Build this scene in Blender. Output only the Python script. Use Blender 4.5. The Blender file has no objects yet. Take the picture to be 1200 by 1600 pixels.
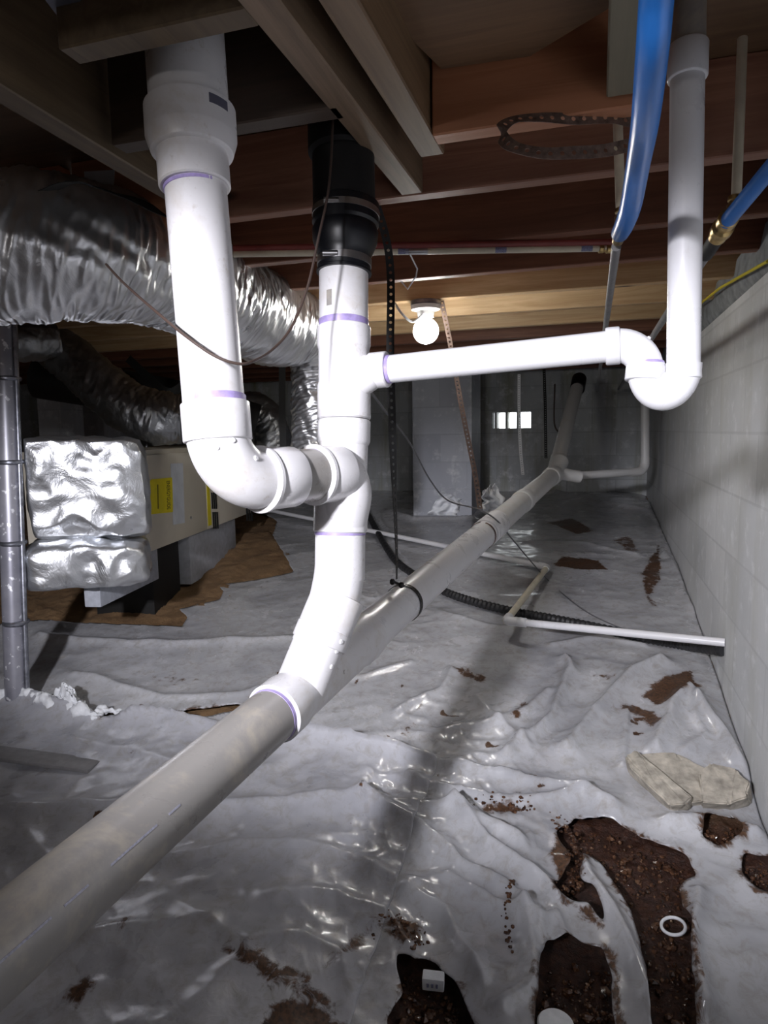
import bpy, bmesh, math, random
import numpy as np
from mathutils import Vector, Matrix

random.seed(7)
rng = np.random.default_rng(7)
sc = bpy.context.scene
col = sc.collection
PI = math.pi

# ------------------------------------------------------------------ camera
F = 1050.0; CX, CY = 600.0, 800.0
CAMLOC = Vector((0, 0, 1.05))
_d = Vector((325.0, 128.0, F)).normalized()          # world +Y in (right, up, forward)
_h = Vector((1, 0.016, 0))
_up = _d.cross(_h).normalized()
if _up.y < 0: _up = -_up
_x = _d.cross(_up)
if _x.x < 0: _x = -_x
RIGHT = Vector((_x.x, _d.x, _up.x)); UP = Vector((_x.y, _d.y, _up.y)); FWD = Vector((_x.z, _d.z, _up.z))
cam_data = bpy.data.cameras.new('camera'); cam = bpy.data.objects.new('camera', cam_data); col.objects.link(cam)
cam.matrix_world = Matrix(((RIGHT.x, UP.x, -FWD.x, CAMLOC.x), (RIGHT.y, UP.y, -FWD.y, CAMLOC.y),
                           (RIGHT.z, UP.z, -FWD.z, CAMLOC.z), (0, 0, 0, 1)))
cam_data.sensor_fit = 'HORIZONTAL'; cam_data.sensor_width = 36.0; cam_data.lens = F * 36.0 / 1200.0
cam_data.clip_start = 0.02
sc.camera = cam

# ------------------------------------------------------------------ colour management, world
vs = sc.view_settings
vs.view_transform = 'Standard'; vs.look = 'None'; vs.exposure = 0.0; vs.gamma = 1.0; vs.use_curve_mapping = False
w = bpy.data.worlds.new('world'); sc.world = w; w.use_nodes = True
w.node_tree.nodes['Background'].inputs[0].default_value = (0.75, 0.85, 1.0, 1)
w.node_tree.nodes['Background'].inputs[1].default_value = 0.3

# ------------------------------------------------------------------ lights
def lamp(name, kind, loc, energy, color, **kw):
    l = bpy.data.lights.new(name, kind); l.energy = energy; l.color = color
    for k, v in kw.items(): setattr(l, k, v)
    o = bpy.data.objects.new(name, l); col.objects.link(o); o.location = loc
    return o
def aim(o, target):
    o.rotation_euler = (Vector(target) - o.location).to_track_quat('-Z', 'Y').to_euler()

# the inspection lamp carried behind and left of the camera: it makes the long stack shadow over the plastic
work = lamp('work_light', 'SPOT', (-0.60, -0.75, 1.53), 350, (0.94, 0.93, 1.0), spot_size=math.radians(84), spot_blend=0.7, shadow_soft_size=0.065)
aim(work, (-0.36, 1.25, 0.80)); work.scale = (1.5, 0.36, 1.0)   # a wide, low flood beam
# added, unseen fill light behind the camera, brightens foreground and overhead wood
fill = lamp('fill_light', 'POINT', (-1.1, -1.5, 1.46), 12, (1.0, 0.95, 0.92), shadow_soft_size=0.05)

# ------------------------------------------------------------------ image rays -> points of the place
def ray(px, py):
    return RIGHT * ((px - CX) / F) + UP * (-(py - CY) / F) + FWD
def P(px, py, d): return CAMLOC + ray(px, py) * d
def PX(px, py, x): r = ray(px, py); return CAMLOC + r * ((x - CAMLOC.x) / r.x)
def PY(px, py, y): r = ray(px, py); return CAMLOC + r * ((y - CAMLOC.y) / r.y)
def PZ(px, py, z): r = ray(px, py); return CAMLOC + r * ((z - CAMLOC.z) / r.z)
GY = [-4, 0.8, 1.4, 1.93, 2.5, 3.8, 6.2]; GZ = [-0.17, -0.13, -0.045, 0.045, 0.165, 0.335, 0.52]
def ground(y): return float(np.interp(y, GY, GZ))
def PG(px, py, lift=0.0):
    y = 2.0
    for _ in range(60):
        p = PZ(px, py, ground(y) + lift); y = 0.5 * y + 0.5 * p.y
    return PZ(px, py, ground(y) + lift)

# ------------------------------------------------------------------ object helpers
def link(name, me, mat=None, parent=None):
    o = bpy.data.objects.new(name, me); col.objects.link(o)
    if mat is not None:
        me.materials.clear(); me.materials.append(mat)
    if parent is not None:
        o.parent = parent
        o.matrix_parent_inverse = parent.matrix_basis.inverted()
    return o
def tag(o, label=None, cat=None, group=None, kind=None):
    if label: o['label'] = label
    if cat: o['category'] = cat
    if group: o['group'] = group
    if kind: o['kind'] = kind
    return o
def empty(name, loc, label, cat, group=None):
    o = bpy.data.objects.new(name, None); col.objects.link(o); o.location = loc; o.empty_display_size = 0.05
    return tag(o, label, cat, group)

class MB:
    """collects geometry for one mesh"""
    def __init__(s): s.v = []; s.f = []
    def add(s, vs_, fs_):
        b = len(s.v); s.v += [tuple(v) for v in vs_]; s.f += [tuple(i + b for i in f) for f in fs_]; return s
    def tube(s, pts, r, n=40, caps=True, closed=False):
        pts = [Vector(p) for p in pts]; m = len(pts)
        rs = r if isinstance(r, (list, tuple)) else [r] * m
        tang = []
        for i in range(m):
            a = pts[max(i - 1, 0)]; b = pts[min(i + 1, m - 1)]
            if i > 0 and (pts[i] - pts[i - 1]).length < 1e-5: t = tang[-1]
            else:
                t = (b - a)
                t = t.normalized() if t.length > 1e-7 else tang[-1]
            tang.append(t)
        t0 = tang[0]; ref = Vector((0, 0, 1)) if abs(t0.z) < 0.8 else Vector((0, 1, 0))
        u = t0.cross(ref).normalized(); vs_ = []
        for i in range(m):
            t = tang[i]; u = (u - t * u.dot(t)).normalized(); v = t.cross(u)
            for k in range(n):
                a = 2 * PI * k / n
                vs_.append(pts[i] + (u * math.cos(a) + v * math.sin(a)) * rs[i])
        fs = []
        for i in range(m - 1):
            for k in range(n):
                k2 = (k + 1) % n
                fs.append((i * n + k, i * n + k2, (i + 1) * n + k2, (i + 1) * n + k))
        if caps:
            fs.append(tuple(range(n))[::-1]); fs.append(tuple((m - 1) * n + k for k in range(n)))
        return s.add(vs_, fs)
    def lathe(s, A, B, prof, n=40, caps=True):
        """prof: (fraction of A->B, radius)"""
        A = Vector(A); B = Vector(B); t = (B - A).normalized()
        ref = Vector((0, 0, 1)) if abs(t.z) < 0.8 else Vector((0, 1, 0))
        u = t.cross(ref).normalized(); v = t.cross(u); vs_ = []
        for (q, r) in prof:
            c = A + (B - A) * q
            for k in range(n):
                a = 2 * PI * k / n; vs_.append(c + (u * math.cos(a) + v * math.sin(a)) * r)
        fs = []
        for i in range(len(prof) - 1):
            for k in range(n):
                k2 = (k + 1) % n
                fs.append((i * n + k, i * n + k2, (i + 1) * n + k2, (i + 1) * n + k))
        if caps:
            fs.append(tuple(range(n))[::-1]); fs.append(tuple((len(prof) - 1) * n + k for k in range(n)))
        return s.add(vs_, fs)
    def hub(s, A, B, r, b=0.0022, n=40):
        L = (Vector(B) - Vector(A)).length; q = b / L
        return s.lathe(A, B, [(0, r - b), (q * .35, r - b * .35), (q, r), (1 - q, r), (1 - q * .35, r - b * .35), (1, r - b)], n)
    def box(s, o, ax, ay, az):
        """o corner, three edge vectors"""
        o = Vector(o); ax = Vector(ax); ay = Vector(ay); az = Vector(az)
        vs_ = [o + ax * i + ay * j + az * k for k in (0, 1) for j in (0, 1) for i in (0, 1)]
        return s.add(vs_, [(0, 2, 3, 1), (4, 5, 7, 6), (0, 1, 5, 4), (2, 6, 7, 3), (0, 4, 6, 2), (1, 3, 7, 5)])
    def build(s, name, mat=None, parent=None, bevel=0, smooth=True, angle=35, seg=2, sub=0):
        me = bpy.data.meshes.new(name); me.from_pydata([tuple(v) for v in s.v], [], s.f); me.validate()
        if bevel or sub or True:
            bm = bmesh.new(); bm.from_mesh(me)
            bmesh.ops.recalc_face_normals(bm, faces=bm.faces)
            if sub: bmesh.ops.subdivide_edges(bm, edges=bm.edges[:], cuts=sub, use_grid_fill=True)
            if bevel:
                bmesh.ops.bevel(bm, geom=bm.edges[:], offset=bevel, segments=seg, profile=0.6, affect='EDGES')
            bm.to_mesh(me); bm.free()
        if smooth:
            me.polygons.foreach_set('use_smooth', [True] * len(me.polygons))
            me.set_sharp_from_angle(angle=math.radians(angle))
        return link(name, me, mat, parent)

def smooth_path(pts, n=8):
    """Catmull-Rom through points"""
    pts = [Vector(p) for p in pts]; q = [pts[0] * 2 - pts[1]] + pts + [pts[-1] * 2 - pts[-2]]; out = []
    for i in range(1, len(q) - 2):
        a, b, c, d = q[i - 1], q[i], q[i + 1], q[i + 2]
        for k in range(n):
            t = k / n
            out.append(0.5 * ((2 * b) + (c - a) * t + (2 * a - 5 * b + 4 * c - d) * t * t + (3 * b - a - 3 * c + d) * t ** 3))
    out.append(pts[-1]); return out
def corner_path(A, C, B, R, n=12):
    """A -> C -> B with a circular-ish bend of leg length R at C"""
    A, C, B = Vector(A), Vector(C), Vector(B)
    p = C + (A - C).normalized() * R; q = C + (B - C).normalized() * R
    k = 0.5523 if (A - C).angle(B - C) < 1.9 else 0.45
    p1 = p + (C - p) * k; q1 = q + (C - q) * k; out = []
    for i in range(n + 1):
        t = i / n
        out.append(p * (1 - t) ** 3 + p1 * 3 * t * (1 - t) ** 2 + q1 * 3 * t * t * (1 - t) + q * t ** 3)
    return [A] + out + [B]

# ------------------------------------------------------------------ numpy noise
def _hash(ix, iy, seed):
    h = (ix.astype(np.int64) * 374761393 + iy.astype(np.int64) * 668265263 + seed * 1442695041) & 0x7fffffff
    h = ((h ^ (h >> 13)) * 1274126177) & 0x7fffffff
    return ((h ^ (h >> 16)) & 0xffff) / 65535.0
def vnoise(x, y, seed=0):
    x = np.asarray(x, float); y = np.asarray(y, float)
    ix = np.floor(x); iy = np.floor(y); fx = x - ix; fy = y - iy
    fx = fx * fx * (3 - 2 * fx); fy = fy * fy * (3 - 2 * fy)
    a = _hash(ix, iy, seed); b = _hash(ix + 1, iy, seed); c = _hash(ix, iy + 1, seed); d = _hash(ix + 1, iy + 1, seed)
    return (a * (1 - fx) + b * fx) * (1 - fy) + (c * (1 - fx) + d * fx) * fy
def fbm(x, y, seed=0, oct=4):
    s = 0; a = .5
    for o in range(oct): s = s + a * (vnoise(x * 2 ** o, y * 2 ** o, seed + o) - .5); a *= .5
    return s
def ridged(x, y, seed=0, oct=3):
    s = 0; a = .6
    for o in range(oct):
        n = 1 - np.abs(2 * vnoise(x * 1.9 ** o, y * 1.9 ** o, seed + o) - 1); s = s + a * n * n; a *= .5
    return s
def in_poly(x, y, poly):
    ins = np.zeros(np.shape(x), bool); n = len(poly)
    for i in range(n):
        x1, y1 = poly[i]; x2, y2 = poly[(i + 1) % n]
        if y1 == y2: continue
        c = ((y1 > y) != (y2 > y)) & (x < (x2 - x1) * (y - y1) / (y2 - y1) + x1)
        ins ^= c
    return ins
def seg_dist(x, y, pts):
    best = np.full(np.shape(x), 1e9)
    for (x1, y1), (x2, y2) in zip(pts[:-1], pts[1:]):
        dx, dy = x2 - x1, y2 - y1; L = dx * dx + dy * dy + 1e-12
        t = np.clip(((x - x1) * dx + (y - y1) * dy) / L, 0, 1)
        best = np.minimum(best, np.hypot(x - x1 - t * dx, y - y1 - t * dy))
    return best
def gpoly(pix): return [(PG(*p).x, PG(*p).y) for p in pix]

# ------------------------------------------------------------------ materials
def newmat(name):
    m = bpy.data.materials.new(name); m.use_nodes = True; nt = m.node_tree
    return m, nt, nt.nodes['Principled BSDF']
def setp(b, **kw):
    for k, v in kw.items():
        k = k.replace('_', ' ')
        if k in b.inputs: b.inputs[k].default_value = v
def N(nt, t, **kw):
    n = nt.nodes.new(t)
    for k, v in kw.items(): setattr(n, k, v)
    return n
def texco(nt, scale=(1, 1, 1), kind='Object', rot=(0, 0, 0)):
    tc = N(nt, 'ShaderNodeTexCoord'); mp = N(nt, 'ShaderNodeMapping'); mp.inputs['Scale'].default_value = scale
    mp.inputs['Rotation'].default_value = rot
    nt.links.new(tc.outputs[kind], mp.inputs[0]); return mp.outputs[0]
def noise(nt, vec, scale, detail=4, rough=.5, dist=0):
    n = N(nt, 'ShaderNodeTexNoise'); n.inputs['Scale'].default_value = scale; n.inputs['Detail'].default_value = detail
    n.inputs['Roughness'].default_value = rough; n.inputs['Distortion'].default_value = dist
    nt.links.new(vec, n.inputs['Vector']); return n.outputs[0]
def ramp(nt, fac, stops):
    r = N(nt, 'ShaderNodeValToRGB'); e = r.color_ramp.elements
    while len(e) < len(stops): e.new(0.5)
    for i, (p, c) in enumerate(stops):
        e[i].position = p; e[i].color = (c[0], c[1], c[2], 1) if hasattr(c, '__len__') else (c, c, c, 1)
    nt.links.new(fac, r.inputs[0]); return r.outputs[0]
def mix(nt, fac, a, b, mode='MIX'):
    m = N(nt, 'ShaderNodeMix', data_type='RGBA', blend_type=mode)
    for sock, v in ((m.inputs[0], fac), (m.inputs[6], a), (m.inputs[7], b)):
        if isinstance(v, bpy.types.NodeSocket): nt.links.new(v, sock)
        elif hasattr(v, '__len__'): sock.default_value = (v[0], v[1], v[2], 1)
        else: sock.default_value = v
    return m.outputs[2]
def bump(nt, b, h, strength=.3, dist=.01, prev=None):
    n = N(nt, 'ShaderNodeBump'); n.inputs['Strength'].default_value = strength; n.inputs['Distance'].default_value = dist
    nt.links.new(h, n.inputs['Height'])
    if prev is not None: nt.links.new(prev, n.inputs['Normal'])
    nt.links.new(n.outputs[0], b.inputs['Normal']); return n.outputs[0]

def simple(name, c, rough=.5, metal=0., noise_scale=0, var=.15, bs=0, spec=None):
    m, nt, b = newmat(name); setp(b, Base_Color=(*c, 1), Roughness=rough, Metallic=metal)
    v = texco(nt)
    if noise_scale:
        n = noise(nt, v, noise_scale, 5, .6)
        dark = tuple(x * (1 - var) for x in c); lite = tuple(min(1, x * (1 + var)) for x in c)
        nt.links.new(ramp(nt, n, [(.3, dark), (.7, lite)]), b.inputs['Base Color'])
        if bs: bump(nt, b, n, bs, .004)
    return m

def pvc(name, c=(.74, .73, .745), grime=.55, rough=.27):
    m, nt, b = newmat(name); setp(b, Roughness=rough, Coat_Weight=.15, Coat_Roughness=.2)
    v = texco(nt)
    n1 = noise(nt, v, 9, 6, .7, .4); n2 = noise(nt, v, 42, 4, .7)
    f1 = ramp(nt, n1, [(.52, 0.0), (.72, grime)]); f2 = ramp(nt, n2, [(.60, 0.0), (.74, grime * .9)])
    c1 = mix(nt, f1, c, (.52, .46, .37)); c2 = mix(nt, f2, c1, (.42, .36, .30))
    nt.links.new(c2, b.inputs['Base Color'])
    nt.links.new(ramp(nt, n1, [(.4, rough), (.8, rough + .2)]), b.inputs['Roughness'])
    return m
M = {}
M['pvc'] = pvc('white_pvc'); M['pvc_clean'] = pvc('clean_white_pvc', (.76, .76, .785), .12)
M['pvc_old_shaded'] = pvc('aged_shaded_pvc', (.30, .285, .27), .7)  # grimy PVC, base darkened to paint the shade on the near main
M['pvc_far'] = pvc('dusty_pvc', (.62, .62, .62), .3, .4)
M['primer'] = simple('purple_primer', (.36, .29, .56), .35, 0, 60, .25)
M['print'] = simple('printed_ink', (.22, .23, .36), .6, 0, 400, .5)
M['inkdark'] = simple('dark_print', (.10, .10, .14), .6)
M['print_faint'] = simple('faint_print', (.36, .36, .44), .5, 0, 300, .3)
M['black_abs'] = simple('black_soil_pipe', (.005, .0045, .005), .7, 0, 25, .4, .3)
M['rubber'] = simple('black_rubber', (.003, .0035, .006), .38, 0, 0)
M['steel'] = simple('bright_steel_band', (.55, .55, .56), .3, 1.0, 60, .1)
M['strap'] = simple('black_plastic_strap', (.007, .006, .006), .45, 0, 60, .3)
M['rust_strap'] = simple('weathered_strap', (.16, .11, .09), .6, .3, 90, .5, .4)
M['cream'] = simple('cream_cpvc', (.66, .60, .47), .4, 0, 30, .1)
M['blue'] = simple('blue_pex', (.020, .135, .44), .34, 0, 15, .12)
M['red'] = simple('red_pex', (.22, .045, .04), .45, 0, 15, .2)
M['brass'] = simple('brass_fitting', (.50, .36, .16), .28, 1.0, 80, .3, .3)
M['greypipe'] = simple('grey_polybutylene', (.22, .215, .22), .5, 0, 30, .2)
M['furn'] = simple('cream_painted_steel', (.60, .555, .46), .42, 0, 5, .05)
M['slot'] = simple('dark_slot', (.006, .006, .006), .9)
M['yellow'] = simple('yellow_label_paper', (.80, .67, .015), .55, 0, 30, .06)
M['ink'] = simple('black_ink', (.02, .02, .015), .7)
M['paper'] = simple('pale_label_film', (.62, .65, .70), .35, 0, 12, .12)
M['wire'] = simple('brown_wire', (.055, .035, .028), .55)
M['greywire'] = simple('grey_wire', (.12, .12, .13), .55)
M['yellowwire'] = simple('yellow_cable', (.62, .52, .02), .5)
M['hose'] = simple('black_ribbed_hose', (.02, .02, .022), .5, 0, 30, .3, .3)
M['foam'] = simple('white_foam', (.80, .82, .85), .8, 0, 60, .08, .6)
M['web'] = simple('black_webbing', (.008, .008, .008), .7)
M['porcelain'] = simple('white_porcelain', (.85, .85, .83), .25)
M['galv'] = simple('galvanised_steel', (.26, .27, .31), .38, .85, 35, .35, .2)

def foil(name, c=(.74, .76, .79), rough=.2, scale=22, stretch=(1, 1, 1), strength=.55, dist=.012):
    m, nt, b = newmat(name); setp(b, Metallic=.92, Roughness=rough)
    v = texco(nt, stretch)
    n1 = noise(nt, v, scale, 5, .62, .8)
    vo = N(nt, 'ShaderNodeTexVoronoi', feature='F1'); vo.inputs['Scale'].default_value = scale * 1.5; nt.links.new(v, vo.inputs['Vector'])
    b1 = bump(nt, b, n1, strength, dist); bump(nt, b, vo.outputs['Distance'], strength * .6, dist * .5, b1)
    n2 = noise(nt, v, 5, 4, .6)
    nt.links.new(mix(nt, ramp(nt, n2, [(.45, 0.), (.75, .55)]), c, (.34, .33, .32)), b.inputs['Base Color'])
    nt.links.new(ramp(nt, n2, [(.35, rough), (.7, rough + .2)]), b.inputs['Roughness'])
    return m
M['foil'] = foil('crinkled_foil', (.80, .82, .85), .26, 9, strength=.5)
M['foil_duct'] = foil('foil_duct_jacket', (.72, .73, .75), .27, 16, strength=.22)
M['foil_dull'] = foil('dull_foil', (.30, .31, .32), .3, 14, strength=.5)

def wood(name, base, dark, axis='X', knots=True, wet=.55):
    m, nt, b = newmat(name); setp(b, Roughness=wet)
    sc_ = {'X': (1.2, 22, 22), 'Y': (22, 1.2, 22), 'Z': (22, 22, 1.2)}[axis]
    oi = N(nt, 'ShaderNodeObjectInfo'); v = texco(nt, sc_)
    ad = N(nt, 'ShaderNodeVectorMath', operation='ADD'); nt.links.new(v, ad.inputs[0])
    sc2 = N(nt, 'ShaderNodeVectorMath', operation='SCALE'); cmb = N(nt, 'ShaderNodeCombineXYZ')
    for i in range(3): nt.links.new(oi.outputs['Random'], cmb.inputs[i])
    nt.links.new(cmb.outputs[0], sc2.inputs[0]); sc2.inputs['Scale'].default_value = 37.0
    nt.links.new(sc2.outputs[0], ad.inputs[1]); vv = ad.outputs[0]
    n1 = noise(nt, vv, 1.6, 6, .65, 1.2); n2 = noise(nt, vv, .22, 3, .5, 0)
    c1 = mix(nt, ramp(nt, n1, [(.32, 0.), (.68, 1.)]), base, dark)
    c2 = mix(nt, ramp(nt, n2, [(.42, 0.), (.75, .7)]), c1, tuple(x * .45 for x in dark))
    if knots:
        kv = texco(nt, {'X': (2.3, 7, 7), 'Y': (7, 2.3, 7), 'Z': (7, 7, 2.3)}[axis])
        vo = N(nt, 'ShaderNodeTexVoronoi', feature='F1'); vo.inputs['Scale'].default_value = 1.0; nt.links.new(kv, vo.inputs['Vector'])
        c2 = mix(nt, ramp(nt, vo.outputs['Distance'], [(.05, .9), (.11, 0.)]), c2, (.03, .012, .008))
    nt.links.new(c2, b.inputs['Base Color']); bump(nt, b, n1, .25, .003)
    return m
M['wood_red'] = wood('reddish_pine', (.27, .115, .065), (.15, .058, .034))
M['wood_pink'] = wood('pinkish_pine', (.50, .26, .17), (.30, .13, .085))  # paler copy of the red pine, stands in for stronger light overhead
M['wood_orange'] = wood('orange_pine', (.66, .30, .16), (.48, .19, .09))  # tone raised to brighten the near boards in place of light
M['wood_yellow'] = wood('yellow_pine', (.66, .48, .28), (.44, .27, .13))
M['wood_y'] = wood('grey_brown_plank', (.24, .165, .105), (.13, .085, .05), 'Y')
M['wood_y2'] = wood('tan_plank', (.26, .165, .09), (.15, .09, .045), 'Y')
M['wood_dk'] = wood('dark_plank', (.15, .105, .06), (.085, .058, .034), 'Y')
M['wood_green'] = wood('greenish_treated_board', (.235, .205, .14), (.17, .15, .10), 'Y', False)
M['ply'] = wood('subfloor_panel', (.24, .145, .08), (.16, .09, .048), 'X', False)
M['ply_dark'] = wood('dark_board', (.10, .065, .045), (.06, .04, .028), 'X', False)

def masonry(name, axis, c1=(.47, .49, .505), c2=(.60, .62, .625), stain=(.30, .29, .23), mort=.5, off=0, stain_amt=.5):
    m, nt, b = newmat(name); setp(b, Roughness=.75)
    tc = N(nt, 'ShaderNodeTexCoord'); sp = N(nt, 'ShaderNodeSeparateXYZ'); nt.links.new(tc.outputs['Object'], sp.inputs[0])
    cb = N(nt, 'ShaderNodeCombineXYZ'); nt.links.new(sp.outputs[axis], cb.inputs[0]); nt.links.new(sp.outputs[2], cb.inputs[1])
    mp = N(nt, 'ShaderNodeMapping'); mp.inputs['Location'].default_value = (off, -.016, 0); nt.links.new(cb.outputs[0], mp.inputs[0])
    # slight waviness of the joints
    br = N(nt, 'ShaderNodeTexBrick'); br.inputs['Scale'].default_value = 1.0
    br.inputs['Brick Width'].default_value = .406; br.inputs['Row Height'].default_value = .2035; br.inputs['Mortar Size'].default_value = .006
    br.inputs['Mortar Smooth'].default_value = .6
    br.inputs['Color1'].default_value = (0, 0, 0, 1); br.inputs['Color2'].default_value = (1, 1, 1, 1); br.inputs['Mortar'].default_value = (.5, .5, .5, 1)
    nt.links.new(mp.outputs[0], br.inputs['Vector'])
    v = tc.outputs['Object']
    n1 = noise(nt, v, 2.1, 6, .6, .3); n2 = noise(nt, v, 11, 6, .7); n3 = noise(nt, v, 60, 4, .7)
    vz = texco(nt, (6, 6, .7)); n4 = noise(nt, vz, 1, 5, .6, .3)
    base = mix(nt, ramp(nt, n1, [(.3, 0.), (.7, 1.)]), c1, c2)
    base = mix(nt, .10, base, br.outputs['Color'], 'OVERLAY')
    base = mix(nt, ramp(nt, n4, [(.47, 0.), (.72, stain_amt)]), base, stain)
    base = mix(nt, ramp(nt, n2, [(.54, 0.), (.70, .7)]), base, (.80, .81, .83))
    mf = N(nt, 'ShaderNodeMath', operation='MULTIPLY'); nt.links.new(br.outputs['Fac'], mf.inputs[0]); mf.inputs[1].default_value = mort
    base = mix(nt, mf.outputs[0], base, tuple(x * .62 for x in c1))
    nt.links.new(base, b.inputs['Base Color'])
    inv = N(nt, 'ShaderNodeMath', operation='SUBTRACT'); inv.inputs[0].default_value = 1.; nt.links.new(br.outputs['Fac'], inv.inputs[1])
    b1 = bump(nt, b, inv.outputs[0], .5 * mort, .006); bump(nt, b, n3, .25, .004, b1)
    return m
M['wall_right'] = masonry('sealed_block_wall', 1, (.55, .565, .575), (.67, .68, .685), (.42, .42, .35), .26, .1, .35)
M['wall_far'] = masonry('stained_block_wall', 0, (.42, .44, .46), (.56, .58, .59), (.24, .225, .11), .35, .0, .9)
M['pier'] = masonry('rendered_pier', 0, (.42, .44, .50), (.52, .54, .59), (.26, .27, .26), .25, .07, .3)
M['sill'] = simple('rough_mortar_cap', (.22, .23, .24), .9, 0, 18, .35, .8)
M['block'] = simple('concrete_block', (.40, .42, .47), .85, 0, 30, .15, .5)
M['stone'] = simple('pale_broken_concrete', (.42, .385, .325), .9, 0, 26, .4, .8)

# dirt
m, nt, b = newmat('brown_soil'); v = texco(nt); M['soil'] = m
at = N(nt, 'ShaderNodeAttribute', attribute_name='wet')
n1 = noise(nt, v, 7, 7, .68); n2 = noise(nt, v, 55, 6, .75)
dry = ramp(nt, n1, [(.3, (.17, .095, .042)), (.7, (.30, .185, .09))])
wetc = ramp(nt, n2, [(.3, (.012, .006, .005)), (.55, (.060, .024, .014)), (.8, (.16, .07, .035))])
nt.links.new(mix(nt, at.outputs['Fac'], dry, wetc), b.inputs['Base Color'])
rr = N(nt, 'ShaderNodeMapRange'); nt.links.new(at.outputs['Fac'], rr.inputs[0]); rr.inputs[3].default_value = .9; rr.inputs[4].default_value = .32
nt.links.new(rr.outputs[0], b.inputs['Roughness'])
b1 = bump(nt, b, n1, .4, .03); bump(nt, b, n2, .8, .012, b1)

# plastic sheet
def sheet_mat(name, c, c2, rough=.3):
    m, nt, b = newmat(name); v = texco(nt)
    at = N(nt, 'ShaderNodeAttribute', attribute_name='mud')
    n1 = noise(nt, v, 3.2, 5, .6, .3); n2 = noise(nt, v, 30, 6, .7, .6); n3 = noise(nt, v, 120, 3, .6)
    base = mix(nt, ramp(nt, n1, [(.35, 0.), (.7, 1.)]), c, c2)
    # thin dried-silt film, blotchy
    silt = ramp(nt, n2, [(.48, 0.), (.76, .6)])
    base = mix(nt, silt, base, (.25, .22, .165))
    ms = N(nt, 'ShaderNodeMath', operation='MULTIPLY_ADD'); nt.links.new(n2, ms.inputs[0]); ms.inputs[1].default_value = 1.1; ms.inputs[2].default_value = -.55
    ma = N(nt, 'ShaderNodeMath', operation='ADD'); nt.links.new(at.outputs['Fac'], ma.inputs[0]); nt.links.new(ms.outputs[0], ma.inputs[1])
    mud = ramp(nt, ma.outputs[0], [(.42, 0.), (.60, 1.)])
    mudc = ramp(nt, n3, [(.3, (.022, .010, .006)), (.7, (.13, .06, .026))])
    nt.links.new(mix(nt, mud, base, mudc), b.inputs['Base Color'])
    rg = mix(nt, mud, ramp(nt, n1, [(.3, rough - .06), (.7, rough + .12)]), (.55, .55, .55))
    nt.links.new(rg, b.inputs['Roughness'])
    setp(b, Specular_IOR_Level=.6, Coat_Weight=.35, Coat_Roughness=.12)
    b1 = bump(nt, b, n2, .09, .008); bump(nt, b, n1, .25, .03, b1)
    return m
M['sheet'] = sheet_mat('grey_poly_sheet', (.37, .375, .40), (.56, .565, .59), .21)
M['sheet2'] = sheet_mat('pale_poly_sheet', (.36, .365, .40), (.53, .535, .57), .28)

# ------------------------------------------------------------------ setting: walls, floor, ceiling
XW = 0.45; YF = 6.07; XL = -5.2; YB = -3.2; ZC = 1.725

def slab(name, lo, hi, mat, kind='structure'):
    o = MB().box(lo, (hi[0] - lo[0], 0, 0), (0, hi[1] - lo[1], 0), (0, 0, hi[2] - lo[2])).build(name, mat, smooth=False)
    o['kind'] = kind; return o
slab('wall_right', (XW, YB, -.6), (XW + .2, YF + .2, 1.47), M['wall_right'])
slab('wall_left', (XL - .2, YB, -.6), (XL, YF + .2, 1.9), M['wall_far'])
slab('wall_back', (XL, YB - .2, -.6), (XW, YB, 1.9), M['wall_far'])
# far wall with the vent block: a real opening of four cells
ve = [(769, 773), (776, 789.5), (793, 807), (811, 829.5)]
zt = PY(800, 644, YF).z; zb = PY(800, 669, YF).z
xs = [(PY(a, 655, YF).x, PY(b_, 655, YF).x) for a, b_ in ve]
fm = MB()
def fbox(x0, x1, z0, z1): fm.box((x0, YF, z0), (x1 - x0, 0, 0), (0, .2, 0), (0, 0, z1 - z0))
fbox(XL, XW + .2, -.6, zb); fbox(XL, XW + .2, zt, 1.9); fbox(XL, xs[0][0], zb, zt)
for i in range(3): fbox(xs[i][1], xs[i + 1][0], zb, zt)
fbox(xs[3][1], XW + .2, zb, zt)
o = fm.build('wall_far', M['wall_far'], smooth=False); o['kind'] = 'structure'
# daylight outside of the vent
m, nt, b = newmat('daylight_glow'); setp(b, Base_Color=(0, 0, 0, 1), Emission_Color=(.93, .97, 1, 1), Emission_Strength=7.0)
o = MB().box((xs[0][0] - .2, YF + .24, zb - .1), (xs[3][1] - xs[0][0] + .4, 0, 0), (0, .02, 0), (0, 0, zt - zb + .2)).build('window_1', m, smooth=False)
o['kind'] = 'structure'
# subfloor
slab('ceiling', (XL - .2, YB - .2, ZC), (XW + .25, YF + .2, ZC + .03), M['ply'])
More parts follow.
